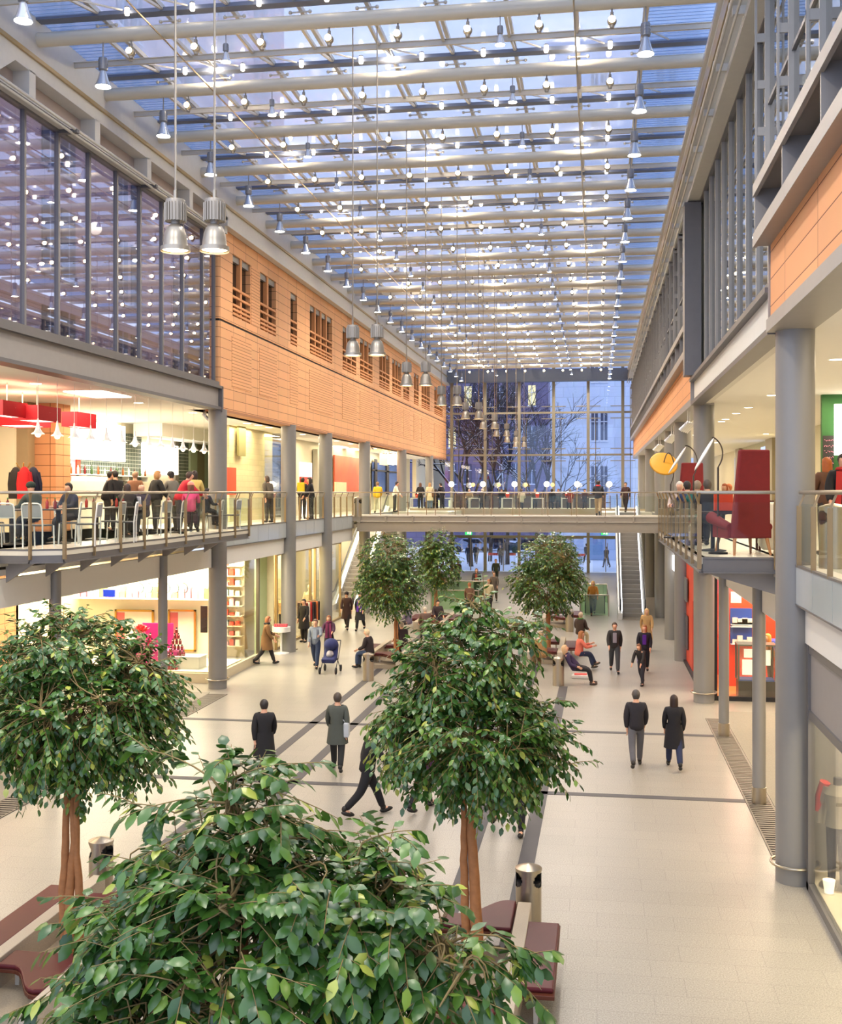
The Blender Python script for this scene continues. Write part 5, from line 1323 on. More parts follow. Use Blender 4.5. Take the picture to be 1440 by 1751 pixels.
# ================================================================ right cafe balcony
RVEL = mat('red_velvet', '781719', .75, noise=.15, scale=12); VWOOD = mat('light_wood_leg', 'b57a4a', .45)
def throne(x, y, rz, label, s=1):
    t = thing('high_back_armchair', label, 'armchair', (x, y, F1), rz, 'tall red armchairs of the right cafe'); t.scale = (s,)*3
    m = MB(); v = [(-.36,-.34,.3),(.36,-.34,.3),(.36,-.18,.3),(-.36,-.18,.3),(-.28,-.5,1.88),(.28,-.5,1.88),(.28,-.38,1.88),(-.28,-.38,1.88)]
    m.add(v, [(0,3,2,1),(4,5,6,7),(0,1,5,4),(1,2,6,5),(2,3,7,6),(3,0,4,7)]); m.build('backrest', RVEL, t, bevel=.03)
    MB().box(-.36,.36,-.3,.5,.3,.52).build('seat', RVEL, t, bevel=.04)
    for sx in (-1,1):
        m = MB(); m.tube([(sx*.36,-.25,.5),(sx*.38,.1,.56),(sx*.42,.5,.66)],[.07,.09,.11],12); m.box(sx*.36-.05,sx*.36+.05,-.25,.45,.3,.55); m.build('armrest', RVEL, t, smooth=True)
        for yy in (-.3,.42): MB().tube([(sx*.3,yy,.3),(sx*.34,yy+(.06 if yy > 0 else -.08),0)],[.035,.022],8).build('leg', VWOOD, t, smooth=True)
    return t
xx = at_y(1274, 900, 20.35).x
throne(xx, 20.5, .28, 'very tall red velvet armchair seen from behind at the right balcony front', .98)
throne(at_y(1177,800,30.6).x, 30.6, .15, 'tall red armchair farther back behind the seated cafe guests')
def cafe_table(x, y, label):
    t = thing('cafe_table', label, 'table', (x, y, F1)); MB().box(-.4,.4,-.4,.4,.7,.74).build('top', TABD, t); m = MB(); m.lathe([(.25,0),(.25,.02),(.04,.05),(.04,.7)], n=14); m.build('pedestal', BLACK, t); return t
cafe_table(2.15, 21.6, 'dark cafe table behind the tall red armchair'); cafe_table(2.1, 25.2, 'dark cafe table among the guests on the right balcony')
t = thing('menu_box', 'orange menu holder standing on the cafe table', 'menu holder', (at_y(1237,855,21.45).x, 21.45, F1+.74)); MB().box(-.17,.17,-.05,.05,0,.38).build('board', mat('orange_red_card', 'd9481f', .5), t)
MB().box(-.19,.19,-.08,.08,0,.02).build('foot', BLACK, t)
def dlamp(px, Y, dpx, dpy, zc, ang, col, label, tall):
    x = at_y(px, 900, Y).x; t = thing('disc_floor_lamp', label, 'floor lamp', (x, Y, F1), group='disc floor lamps of the right cafe')
    D = at_y(dpx, dpy, Y); dx = D.x-x; dz = D.z-F1
    m = MB(); m.lathe([(.17,0),(.17,.03),(.02,.05)], n=16); m.build('base', BLACK, t); m = MB(); m.tube([(0,0,.03),(0,0,tall)], .018, 8); m.build('pole', mat('lamp_pole', '4a4038', .4, .5), t)
    m = MB(); cv = [Vector(p_) for p_ in ((0,0,tall),(.1,0,tall+.16),(.16,0,dz+.1),(.02,0,dz+.3),(dx*.45,0,dz+.34),(dx*.55,0,dz+.3),(dx+(.17 if ang > .5 else 0),0,dz+(.3 if ang > .5 else .02)))]; m.tube([sum((cv[j]*math.comb(6,j)*(q_/14)**j*(1-q_/14)**(6-j) for j in range(7)), Vector()) for q_ in range(15)], .012, 8); m.build('gooseneck', mat('lamp_pole', '4a4038', .4, .5), t, smooth=True)
    m = MB(); M = Matrix.Rotation(-ang, 3, 'Y') if ang > .5 else Matrix.Rotation(.95, 3, 'X') @ Matrix.Rotation(.15, 3, 'Y'); m.ell((dx, 0, dz), (.34,.34,.025), 24, 6, M); m.build('disc', mat('disc_'+col, col, .5), t, smooth='all')
dlamp(1228, 20.6, 1204, 777, 0, 1.05, 'e3e0d8', 'floor lamp with a tilted white disc beside the tall red armchair', 1.55)
dlamp(1186, 24.0, 1158, 787, 0, 1.0, 'dfdcd4', 'floor lamp with a tilted white disc above the seated cafe guests', 1.45)
dlamp(1147, 27.5, 1135, 793, 0, .45, 'd99a26', 'floor lamp with an amber disc at the far end of the right balcony', 1.3)
for k, (px, Y, c, h, f, l) in enumerate(((1163,27.0,'b9a8a0','d9cfc2',170,'white haired guest at the right balcony cafe'),(1177,26.0,'2a3858','2a2220',20,'guest with dark hair in blue at the right balcony cafe'),
    (1192,25.0,'1f6b66','8f7d6a',-10,'guest in teal with a fur collar at the right balcony cafe'),(1211,23.4,'1d2029','4a4038',10,'guest in a dark suit sitting back turned at the right balcony cafe'),
    (1241,33.5,'b0602e','a4532c',150,'red haired guest sitting inside the right cafe'),(1250,35,'d9c9b4','c06a3c',100,'guest in a pale top sitting inside the right cafe'))):
    person(l, up(px, Y), f, SLu, SAu, 4, c, '26262c', h, hairlen=.05 if k in (4,) else 0, sit=.5, fat=1.15, scarf='8a7a66' if k == 2 else None)
t = thing('draped_coat', 'white coat with a dark green scarf draped over a cafe chair', 'coat', (at_y(1320,900,21.2).x, 21.2, F1))
m = MB(); m.prismx([(-.25,.05),(.3,.12),(.22,.5),(.05,.9),(-.1,.93),(-.2,.6)], -.22, .2); m.build('coat', cloth('e4ddc8'), t, bevel=.05); m = MB(); m.tube([(-.25,-.12,.88),(-.3,-.2,.7),(-.24,-.26,.5),(-.14,-.28,.42)],[.06,.08,.09,.05],8); m.build('scarf', cloth('2f5a52'), t, smooth=True)
t = thing('cafe_chair', 'dark cafe chair under the draped white coat', 'chair', (at_y(1318,900,21.5).x, 21.75, F1))
for sx in (-1,1):
    for sy in (-1,1): MB().box(sx*.19-.02,sx*.19+.02,sy*.19-.02,sy*.19+.02,0,.44 if sy > 0 else .95).build('leg', DARKWOOD, t)
MB().box(-.22,.22,-.22,.22,.43,.47).build('seat', DARKWOOD, t); MB().box(-.2,.2,-.2,-.17,.6,.95).build('backrest', DARKWOOD, t)
person('person in dark clothes and red collar behind the right railing bin', up(1442,18.6), 170, ST, A1, 2, '1d1a1c', '201d20', '2a211d', scarf='b02a26', fat=1.2)
person('person with long auburn hair in brown behind the near right column', up(1416,20.5), 20, ST, A2, 2, '5b3a22', '2d2420', 'a8581f', hairlen=.25, fat=1.15)
# walls of the right upper gallery
m = MB(); m.box(8.2, 8.4, 3, 84, F1, C1); struct(m.build('wall_right', mat('right_gallery_wall', 'd9d2b8', .7)))
onx('trim_93', 8.1, (1256,745), (1318,905), GL_SHOP, .04); onx('trim_94', 8.15, (1262,742), (1268,905), mat('taupe_frame', '9a9078', .5), .15, side=-1); onx('trim_95', 8.15, (1316,718), (1328,905), mat('taupe_frame', '9a9078', .5), .2, side=-1)
onx('trim_96', 8.1, (1302,765), (1313,850), emis('blue_screen', '9fb8ea', .8), .03, side=-1)
p = at_x(1338, 772, 8.0); t = thing('oval_sign', 'golden oval illuminated sign on the right gallery', 'sign', p)
m = MB(); m.ell((0,0,0),(.06,.9,.75),24,12); m.build('frame', mat('gold', 'c79a35', .3, .6), t, smooth='all'); m = MB(); m.ell((-.05,0,0),(.03,.45,.5),20,10); m.build('lit_face', emis('sign_gold_glow', 'ffedb0', 3), t, smooth='all')
m = MB(); m.box(at_y(1406,800,30).x, 8.2, 30.0, 30.2, F1, C1); struct(m.build('wall_right', mat('green_wall', '2f622d', .7)))
p = at_y(1408, 745, 29.9); q = at_y(1426, 800, 29.9); t = thing('chalk_menu_board', 'black chalk menu board with pink handwriting on the green wall', 'menu board', ((p.x+q.x)/2, 29.95, (p.z+q.z)/2)); w_ = (q.x-p.x)/2; h_ = (p.z-q.z)/2
MB().box(-w_,w_,-.03,.03,-h_,h_).build('board', mat('chalk_black', '2a2624', .6), t)
m = MB()
for r in range(5):
    z = h_*.7-r*h_*.35; x = -w_*.8; rr = random.Random(r)
    while x < w_*.75: m.bar((x,-.04,z+rr.uniform(-.02,.03)),(x+.025,-.04,z+rr.uniform(-.03,.03)),.008,.012); x += .04
m.build('handwriting', mat('chalk_pink', 'e58fa6', .7), t)
p = at_y(1427, 710, 29.8); tag(MB().box(p.x, p.x+1.2, 29.75, 29.85, 6.9, 8.2).build('light_wall_panel', LBOX), 'glowing white wall panel at the right picture edge', 'light panel')
# ================================================================ ground floor shops, left
CRM = mat('perfume_cream', 'f5e9c8', .6, noise=.02)
def fy(name, Y, a, b, m_, th=.05, label=None, cat=None, grp=None):
    p, q = at_y(a[0], a[1], Y), at_y(b[0], b[1], Y)
    o = MB().box(min(p.x,q.x), max(p.x,q.x), Y, Y+th, min(p.z,q.z), max(p.z,q.z)).build(name, m_)
    if label: tag(o, label, cat, grp)
    else: struct(o)
    return o
YP = 33.4
m = MB(); m.box(-18.5, -11.75, YP, YP+.02, .3, 3.65); m.box(-11.77, -11.75, YP, 37.8, .3, 3.65); struct(m.build('window_20', GL_SHOP))
m = MB(); m.box(-18.5, -11.72, YP-.06, YP+.05, 0, .3); m.box(-11.8, -11.7, YP, 37.8, 0, .3); struct(m.build('baseboard_left', mat('plinth', 'cfc2a2', .5)))
m = MB(); m.box(-18.6, -18.4, YP-.05, YP+.1, 0, 3.7); m.box(-11.83, -11.72, YP-.05, YP+.06, 0, 3.7); m.box(-11.8, -11.7, 37.75, 37.85, 0, 3.7); struct(m.build('trim_100', mat('shop_frame', '5c5142', .5)))
m = MB(); m.box(-18.5, -12.6, 36.2, 36.3, 0, 3.7); m.box(-18.5, -18.4, YP, 36.2, 0, 3.7); struct(m.build('wall_left', CRM))
m = MB(); m.box(-18.5, -11.8, YP+.05, 36.2, .3, .34); struct(m.build('floor', mat('display_floor', 'f2ead4', .5)))
m = MB(); m.box(-18, -15.6, 38, 41, 0, 4.3); struct(m.build('wall_left', CRM))
# things in the perfume window
YD = 34.3
GOLDF = mat('gold_frame', 'c9983a', .35, .7)
for k, (a, b) in enumerate((((197,1042),(263,1114)), ((288,1042),(335,1114)))):
    p, q = at_y(*a, 36.1), at_y(*b, 36.1); t = thing('framed_poster', 'gold framed poster in the perfume window, %s of the magenta panel' % ('left','right')[k], 'poster', ((p.x+q.x)/2, 36.12, (p.z+q.z)/2)); w_, h_ = (q.x-p.x)/2, (p.z-q.z)/2
    m = MB()
    for (x0,x1,z0,z1) in ((-w_,w_,h_-.06,h_),(-w_,w_,-h_,-h_+.06),(-w_,-w_+.06,-h_,h_),(w_-.06,w_,-h_,h_)): m.box(x0,x1,-.06,.02,z0,z1)
    m.build('frame', GOLDF, t); MB().box(-w_+.06,w_-.06,-.02,0,-h_+.06,h_-.06).build('picture', mat('poster_cream', 'f3dcc4', .5, noise=.25, scale=2.2), t); MB().box(-w_+.06,-w_+.34,-.03,-.02,h_*.1-.4,h_-.1).build('red_band', mat('poster_red', 'b04a4c', .5), t)
fy('display_backdrop', YD+.25, (243,1065), (296,1112), mat('magenta', 'c2187f', .5), .04, 'large magenta display panel behind the perfume bottles', 'display panel')
p = at_y(270,1112,YD); t = thing('magenta_plinth', 'magenta display plinth under the magenta panel', 'plinth', (p.x, YD, .34)); MB().box(-.75,.75,-.25,.25,0,max(.3,p.z-.34)).build('block', mat('magenta', 'c2187f', .5), t); MB().box(-.8,.8,-.28,.28,max(.3,p.z-.34),max(.3,p.z-.34)+.04).build('top_slab', mat('pink_slab', 'e06aa4', .5), t)
pz = max(.3,p.z-.34)+.38
# red rose ornament
p = at_y(248,1072,YD-.1); t = thing('rose_ornament', 'large red rose ornament on a pink pot in the perfume window', 'ornament', (p.x-.15, YD-.1, .34))
m = MB(); m.lathe([(.16,0),(.16,p.z-.5)], n=16); m.build('pot', mat('pink_pot', 'e98fb0', .4), t, smooth=True)
m = MB()
for r_ in range(4):
    for k in range(6):
        a = k*math.pi/3+r_*.5; rr = .05+.055*r_; M = Matrix.Rotation(a,3,'Z') @ Matrix.Rotation(.25+.22*r_,3,'Y'); m.ell((rr*math.cos(a),rr*math.sin(a),p.z-.34-.03*r_),(.02,.09,.1),8,6,M)
m.build('petals', mat('rose_red', 'd81f26', .5), t, smooth='all')
# bottle pyramids: one bottle each
def pbottle(x, y, z, label, grp):
    t = tag(bpy.data.objects.new('perfume_bottle', PB.data), label, 'bottle', grp); COL.objects.link(t); t.location = (x, y, z); return t
m = MB(); m.cm = 0; m.lathe([(.045,0),(.05,.02),(.05,.11),(.025,.13)], n=10); m.cm = 1; m.lathe([(.028,.13),(.028,.18)], n=8)
PB = m.build('perfume_bottle', [mat('bottle_wine', '8e1d33', .2), mat('bottle_black', '1a1416', .3)], smooth=True)
pc = 0
def pyramid(px, base, rows, where, y=YD-.2):
    global pc
    p = at_y(px, 1100, y); n = 0
    for r_ in range(rows):
        for k in range(rows-r_):
            n += 1; x = p.x+(k-(rows-r_-1)/2)*.12; z = base+r_*.182
            lab = 'wine red perfume bottle, %s, %s in %s row up' % (where, ORD[k+1], ORD[r_+1])
            if pc == 0: PB.location = (x, y, z); tag(PB, lab, 'bottle', 'perfume bottles stacked in the shop window')
            else: pbottle(x, y, z, lab, 'perfume bottles stacked in the shop window')
            pc += 1
zt_ = at_y(302,1122,YD-.2).z
t = thing('display_block', 'white display block holding the right bottle pyramid', 'plinth', (at_y(318,1140,YD).x, YD-.1, .34)); MB().box(-.75,.6,-.35,.35,0,max(.2,zt_-.34)).build('block', mat('display_white', 'f8f4ea', .5), t); MB().box(-.78,.63,-.37,.37,max(.2,zt_-.34),max(.2,zt_-.34)+.02).build('top_slab', WHITEM, t)
pyramid(302, max(.54,zt_)+.02, 5, 'right pyramid'); pyramid(257, .34+pz-.34+.0, 3, 'pyramid before the magenta panel', YD-.12); pyramid(292, .345, 4, 'low pyramid on the window floor', YD-.62)
# top shelf with product boxes
t = thing('window_shelf', 'high shelf of product boxes in the perfume window', 'shelf', (-14.5, 35.6, at_y(280,1022,35.6).z)); MB().box(-3.2,2.0,-.3,.3,-.04,0).build('board', WHITEM, t); MB().box(-3.2,2.0,.28,.32,0,.7).build('back_panel', mat('shelf_back', 'efe3c4', .5), t)
zs_ = t.location.z; rb = random.Random(3); cols = ['e8b4bd','d96a86','f1e7d4','b7d3e0','e6cf5a','8a5a9a','f4f0e6','c9a06a']
for k in range(22):
    h_ = rb.uniform(.18,.42); o = MB().box(-.09,.09,-.1,.1,0,h_).build('product_box', mat('box_'+cols[k%8], cols[k%8], .5)); o.location = (-17.3+k*.23, 35.45, zs_)
    tag(o, 'product box on the high perfume window shelf, %s from the left' % ORD[k+1], 'box', 'product boxes on the high shelf')
m = MB(); rr = random.Random(9)
for k in range(6):
    c = at_y(238+k*15, 1005, 33.6); pts = [(c.x+.12*math.sin(a*1.0)+.03*a, 33.55, c.z+.16*math.cos(a*.9)) for a in [j*.5 for j in range(9)]]; m.tube(pts, .018, 6)
tag(m.build('window_lettering', mat('pale_blue_lettering', 'a9d8e0', .4)), 'pale blue looping script lettering across the perfume window', 'lettering')
fy('blue_sign', 33.3, (176,1008), (196,1021), emis('blue_sign', '1e3fc0', .7), .06, 'small blue sign at the upper left corner of the perfume window', 'sign')
fy('branch_poster', 34.0, (343,1036), (354,1082), mat('branch_dark', '3a1f24', .5, noise=.5, scale=8), .05, 'dark narrow poster with pink branches at the right of the perfume window', 'poster')
# entrance side: shelving wall and green panel
t = thing('shop_shelving', 'tall lit shelving wall of cosmetics inside the shop entrance', 'shelving', (-13.8, 38.7, 0))
m = MB(); m.box(-1.3,1.2,.2,.25,0,3.6)
for k in range(9): m.box(-1.3,1.2,-.1,.2,.4+k*.36,.43+k*.36)
m.build('shelf_frame', mat('shelf_cream', 'efe2bd', .5), t)
rb = random.Random(4)
for k in range(9):
    m = MB()
    for j in range(11):
        h_ = rb.uniform(.1,.26); m.cm = rb.randrange(4); m.box(-1.25+j*.22,-1.1+j*.22,-.06,.1,.43+k*.36,.43+k*.36+h_)
    m.build('goods', [mat('box_'+c, c, .5) for c in ('e8b4bd','f1e7d4','c8432e','b7d3e0')], t)
m = MB(); m.box(-12.35,-12.25,39.3,40.6,0,3.7); struct(m.build('wall_left', mat('pale_green_panel', 'c3d79f', .4)))
t = thing('promo_table', 'small round white table with cosmetics near the shop entrance', 'table', (at_z(481,1118).x, at_z(481,1118).y, 0)); m = MB(); m.lathe([(.3,0),(.3,.04),(.04,.08),(.04,.8),(.34,.82),(.34,1.0),(.0,1.0)], n=20); m.build('stand', WHITEM, t, smooth=True); m = MB()
for k in range(7): m.box(-.25+k*.07,-.2+k*.07,-.1,.1,1.0,1.1)
m.build('cosmetics', mat('cosmetic_red', 'c04a55', .5), t)
# clothes shop between the two left columns and beyond
m = MB(); m.box(-12.0,-11.98,40.9,45.9,.1,3.6); m.box(-12.0,-11.98,46.8,51.5,.1,3.6); struct(m.build('window_21', GL_SHOP))
m = MB()
for y in (40.85,43.4,45.95,46.75,51.5): m.box(-12.03,-11.93,y-.05,y+.05,0,3.7)
m.box(-12.03,-11.93,40.9,51.5,3.55,3.7); m.box(-12.03,-11.93,40.9,51.5,0,.1); struct(m.build('trim_101', mat('bronze_frame', '9a8660', .4, .4)))
m = MB(); m.box(-14.6,-14.5,40.6,54,0,4.3); m.box(-14.6,-12.0,40.55,40.65,0,4.3); struct(m.build('wall_left', mat('clothes_shop_wall', 'efe0b4', .6)))
m = MB(); m.box(-14.6,-14.5,54,84,0,4.3); struct(m.build('wall_left', CREAM))
def mannequin(x, y, col, label, z=0.1, h=1.0, face=0):
    t = thing('mannequin', label, 'mannequin', (x, y, z), face); t.scale = (h,)*3
    m = MB(); m.ell((0,.01,1.62),(.085,.1,.12),12,8); m.tube([(0,0,1.4),(0,0,1.54)],.05,8); m.build('head', mat('mannequin_white', 'e6dfd2', .4), t, smooth='all')
    m = MB(); m.tube([(0,0,.85),(0,0,1.05),(0,0,1.3),(0,0,1.42)],[.17,.14,.19,.09],12)
    for s in (-1,1): m.tube([(s*.17,0,1.38),(s*.25,0,1.1),(s*.23,.08,.85)],[.07,.06,.045],8)
    m.build('garment', cloth(col), t, smooth=True)
    m = MB()
    for s in (-1,1): m.tube([(s*.08,0,.88),(s*.09,0,.48),(s*.09,0,.06)],[.09,.07,.05],8)
    m.build('legs', cloth('2a2830'), t, smooth=True); m = MB(); m.lathe([(.25,0),(.25,.02),(.02,.04)], n=16); m.build('base', INOX, t); return t
mannequin(-12.6, 42.2, 'd9c7a0', 'mannequin in pale clothes in the left clothes shop window'); mannequin(-12.8, 44.6, 'c9a878', 'mannequin in tan clothes deeper in the left clothes shop window'); mannequin(-12.7, 48.5, 'e0cfae', 'mannequin in a cream dress in the window past the third column')
t = thing('clothes_rack', 'clothes rack with dark and red garments before the clothes shop', 'clothes rack', (at_z(530,1090).x-.2, at_z(530,1090).y+.6, 0), 1.2)
m = MB(); m.tube([(-.6,0,0),(-.6,0,1.45),(.6,0,1.45),(.6,0,0)],.018,8); m.bar((-.6,-.25,.03),(-.6,.25,.03),.04,.04); m.bar((.6,-.25,.03),(.6,.25,.03),.04,.04); m.build('frame', INOX, t)
for k, c in enumerate(('2a2022','7a2a2a','d8d0c0','b52a26','3a3034','241d20','c46a3a','2b2b30')):
    MB().obox((-.5+k*.14,0,1.0),(.06,.42,.8)).build('garment', cloth(c), t, bevel=.02)
t = thing('ground_sign', 'small white sign on a stand beside the third left column', 'sign', (at_z(487,1112).x+.25, at_z(487,1112).y+.3, 0)); m = MB(); m.lathe([(.18,0),(.18,.03),(.015,.05),(.015,1.2)], n=12); m.build('stand', INOX, t); MB().box(-.12,.12,-.02,.0,1.2,1.6).build('card', WHITEM, t)
# recess behind the left tree
m = MB(); m.box(-18.6,-18.4,8,33.4,0,4.3); struct(m.build('wall_left', TERPIER))
t = thing('blue_grey_door', 'grey panel door in the left recess beside the perfume shop', 'door', (-18.3, 30.5, 0)); MB().box(-.05,.1,-1.2,1.2,0,2.6).build('leaf', mat('recess_grey', 'a8a28c', .5), t); MB().tube([(.14,.9,.9),(.14,.9,1.3)],.02,6).build('handle', INOX, t)
# ================================================================ ground floor shops, right
ORED = mat('orange_red_shop', 'd6401c', .45, noise=.05, scale=3)
m = MB(); m.box(3.1,3.3,34.2,36.2,0,3.7); m.box(3.1,3.3,36.2,37.6,2.4,3.7); m.box(3.1,3.3,37.6,40.2,0,3.7); m.box(3.3,3.4,36.2,37.6,0,2.4); struct(m.build('wall_right', ORED))
m = MB(); m.box(3.0,3.32,34.2,40.2,0,.08); struct(m.build('baseboard_right', BLACK))
onx('wall_screen', 3.06, (1170,984), (1176,1030), mat('screen_grey', '6c6e6a', .3), .04, 'narrow grey screen on the orange red wall', 'screen', side=-1)
onx('trim_110', 3.08, (1168,1042), (1177,1112), mat('dark_pane', '574b4a', .2), .03, side=-1)
YRd = 32.9
m = MB(); m.box(3.35,11,YRd,YRd+.02,.12,3.6); struct(m.build('window_22', GL_SHOP)); m = MB(); m.box(3.3,11,YRd-.05,YRd+.07,0,.12); m.box(3.3,3.4,YRd-.04,YRd+.06,0,3.7); struct(m.build('trim_111', BLACK))
m = MB(); m.box(3.3,11,37.4,37.5,0,4.3); struct(m.build('wall_right', ORED)); m = MB(); m.box(3.3,11,YRd,37.4,.0,.02); struct(m.build('floor', mat('orange_floor', 'd97f3f', .35)))
p, q = at_y(1249,1040,35.2), at_y(1286,1102,35.2); t = thing('blue_display', 'deep blue display board with white product pictures in the red shop', 'display', ((p.x+q.x)/2, 35.2, (p.z+q.z)/2)); w_, h_ = (q.x-p.x)/2, (p.z-q.z)/2
MB().box(-w_,w_,0,.06,-h_,h_).build('board', mat('deep_blue', '1d3f96', .4), t); m = MB(); m.box(-w_,w_,-.14,0,-.02,.0); m.box(-w_,w_,-.14,0,-h_,-h_+.02); m.box(-w_,w_,-.14,0,h_-.5,h_-.48); m.build('shelf', mat('pale_blue', 'b9d5e6', .3), t)
m = MB(); rb = random.Random(8)
for zz in (-h_+.02,.0,h_-.48):
    for k in range(4): x = -w_*.85+k*w_*.45; m.box(x,x+.16,-.12,-.03,zz,zz+rb.uniform(.1,.26))
m.build('boxes', WHITEM, t)
fy('white_sign', 34.6, (1250,1012), (1268,1031), WHITEM, .05, 'small white sign high in the red shop', 'sign')
MB
m = MB(); m.box(3.3,9,35.26,35.5,0,4.2); struct(m.build('wall_right', ORED)) if False else None
p, q = at_y(1240,1000,35.27), at_y(1291,1197,35.27); m = MB(); m.box(p.x,q.x,35.27,35.5,0,4.25); struct(m.build('wall_right', ORED))
def showcase(px0, px1, Y, label):
    p, q = at_y(px0,1107,Y), at_y(px1,1107,Y); w_ = (q.x-p.x)/2; t = thing('glass_showcase', label, 'showcase', ((p.x+q.x)/2, Y+.3, 0.02), group='glass showcases of the red shop')
    MB().box(-w_,w_,-.3,.3,0,.48).build('base', mat('case_dark', '35302c', .4), t); m = MB(); m.box(-w_,w_,-.3,-.29,.48,1.5); m.box(-w_,w_,.29,.3,.48,1.5); m.box(-w_,-w_+.01,-.3,.3,.48,1.5); m.box(w_-.01,w_,-.3,.3,.48,1.5); m.build('glass_box', GL_SHOP, t)
    m = MB()
    for sx in (-1,1):
        for sy in (-1,1): m.box(sx*w_-.025,sx*w_+.025,sy*.3-.025,sy*.3+.025,.48,1.52)
    m.box(-w_-.03,w_+.03,-.33,.33,1.5,1.54); m.build('frame', mat('case_frame', '6d756e', .3, .5), t)
    MB().box(-w_+.03,w_-.03,-.27,.27,.48,.52).build('blue_tray', mat('blue_tray', '3a62c4', .4), t)
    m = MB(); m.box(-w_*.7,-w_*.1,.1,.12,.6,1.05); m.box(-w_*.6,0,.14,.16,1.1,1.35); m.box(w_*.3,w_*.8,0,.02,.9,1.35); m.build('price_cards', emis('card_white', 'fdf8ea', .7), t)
showcase(1263,1327,33.3,'glass showcase with blue tray and white cards, left of two'); showcase(1338,1372,33.3,'glass showcase partly behind the near right column')
person('shop assistant with orange hair behind the showcase', (at_y(1318,1090,34.6).x, 34.6, .02), 100, ST, A1, 6, '9a6a44', '2f2a2a', 'd98a3a', hairlen=.15)
t = thing('blue_counter', 'blue and red sales counter inside the red shop', 'counter', (at_y(1335,1100,36).x, 36, .02)); MB().box(-.9,.6,-.3,.3,0,1.0).build('base', REDW, t); MB().box(-.95,.65,-.34,.34,1.0,1.35).build('blue_top', mat('blue_tray', '3a62c4', .4), t)
# pale doorway panels past the third right column, glowing sign
m = MB(); m.box(3.3,3.5,40.9,84,0,4.3); struct(m.build('wall_right', mat('right_ground_wall', 'cfc9ba', .7)))
onx('lit_sign', 3.0, (1146,946), (1158,982), emis('white_sign_glow', 'ffffff', 3), .12, 'glowing white square sign sticking out below the right balcony', 'sign')
MATG = mat('entrance_mat', '8d877b', .9, noise=.25, scale=40)
m = MB(); m.box(3.32, 9, 19, 31.2, 0, .012); struct(m.build('floor', MATG)); m = MB(); m.box(-17, -11.36, 18.5, 31.8, 0, .012); struct(m.build('floor', MATG))
m = MB(); m.box(11,11.2,2,33,0,4.3); m.box(5.5, 11, 18.6, 18.7, 0, 4.3); struct(m.build('wall_right', mat('right_recess_wall', 'cbc2ae', .7)))
# near right shop window
XS = 3.15
m = MB(); m.box(XS,XS+.02,4,17.35,.12,2.6); struct(m.build('window_23', GL_SHOP))
m = MB(); m.cm = 0; m.box(XS-.03,XS+.06,4,17.5,2.58,2.7); m.box(XS-.03,XS+.06,4,17.5,3.55,3.68); m.box(XS-.04,XS+.06,17.35,17.5,0,3.68); m.box(XS-.04,XS+.06,4,17.5,0,.12)
m.cm = 1; m.box(XS,XS+.05,4,17.4,2.7,3.55); struct(m.build('trim_112', [DGREY, mat('grey_fascia_panel', '8a8684', .5)]))
m = MB(); m.box(XS+.06,3.75,17.9,18.0,0,3.68); struct(m.build('wall_right', mat('grey_inner', '8f8c88', .6))); m = MB(); m.box(XS+.05,5.5,4,18.6,.1,.14); struct(m.build('floor', mat('shop_display_floor', 'e8dcc2', .4)))
mannequin(3.5, 17.2, '8d8577', 'mannequin in a grey biker jacket with red band in the near right window', .14, 1.06, 2.4)
MQ = [o for o in bpy.data.objects if o.name.startswith('mannequin') and 'biker' in o.get('label','')][0]
bpy.data.objects.remove([c for c in MQ.children if c.name.startswith('head')][0]); MB().lathe([(.06,1.4),(.055,1.52),(0,1.53)], n=12).build('neck', BLACK, MQ, smooth=True)
m = MB(); m.tube([(.19,0,1.42),(.27,0,1.2),(.27,.03,1.0)],[.075,.068,.06],10); m.tube([(-.19,0,1.42),(-.27,0,1.2),(-.27,.03,1.0)],[.075,.068,.06],10); m.build('red_sleeve_band', cloth('c8382c'), MQ, smooth=True)
t = thing('cup_lamp', 'small glowing white cup lamp in the near right shop window', 'lamp', (3.32, 16.9, .14)); m = MB(); m.lathe([(.06,0),(.09,.2)], n=14, cap=False); m.build('cup', emis('cup_glow', 'ffe9c4', 2.2), t, smooth=True); MB().lathe([(.08,0),(.08,.015)], n=14).build('base', WHITEM, t)
for k in range(3): 
    o = MB().lathe([(.05,0),(.16,.06),(.17,.09),(.16,.09),(.04,.02)], n=20, cap=False).build('display_dish', mat('dish_white', 'f4ead2', .4), smooth=True); o.location = (3.5+.05*k, 16.0-.45*k, .145); tag(o, 'white display dish on the near right shop window floor, %s' % ('farthest','middle','nearest')[k], 'dish', 'white display dishes')
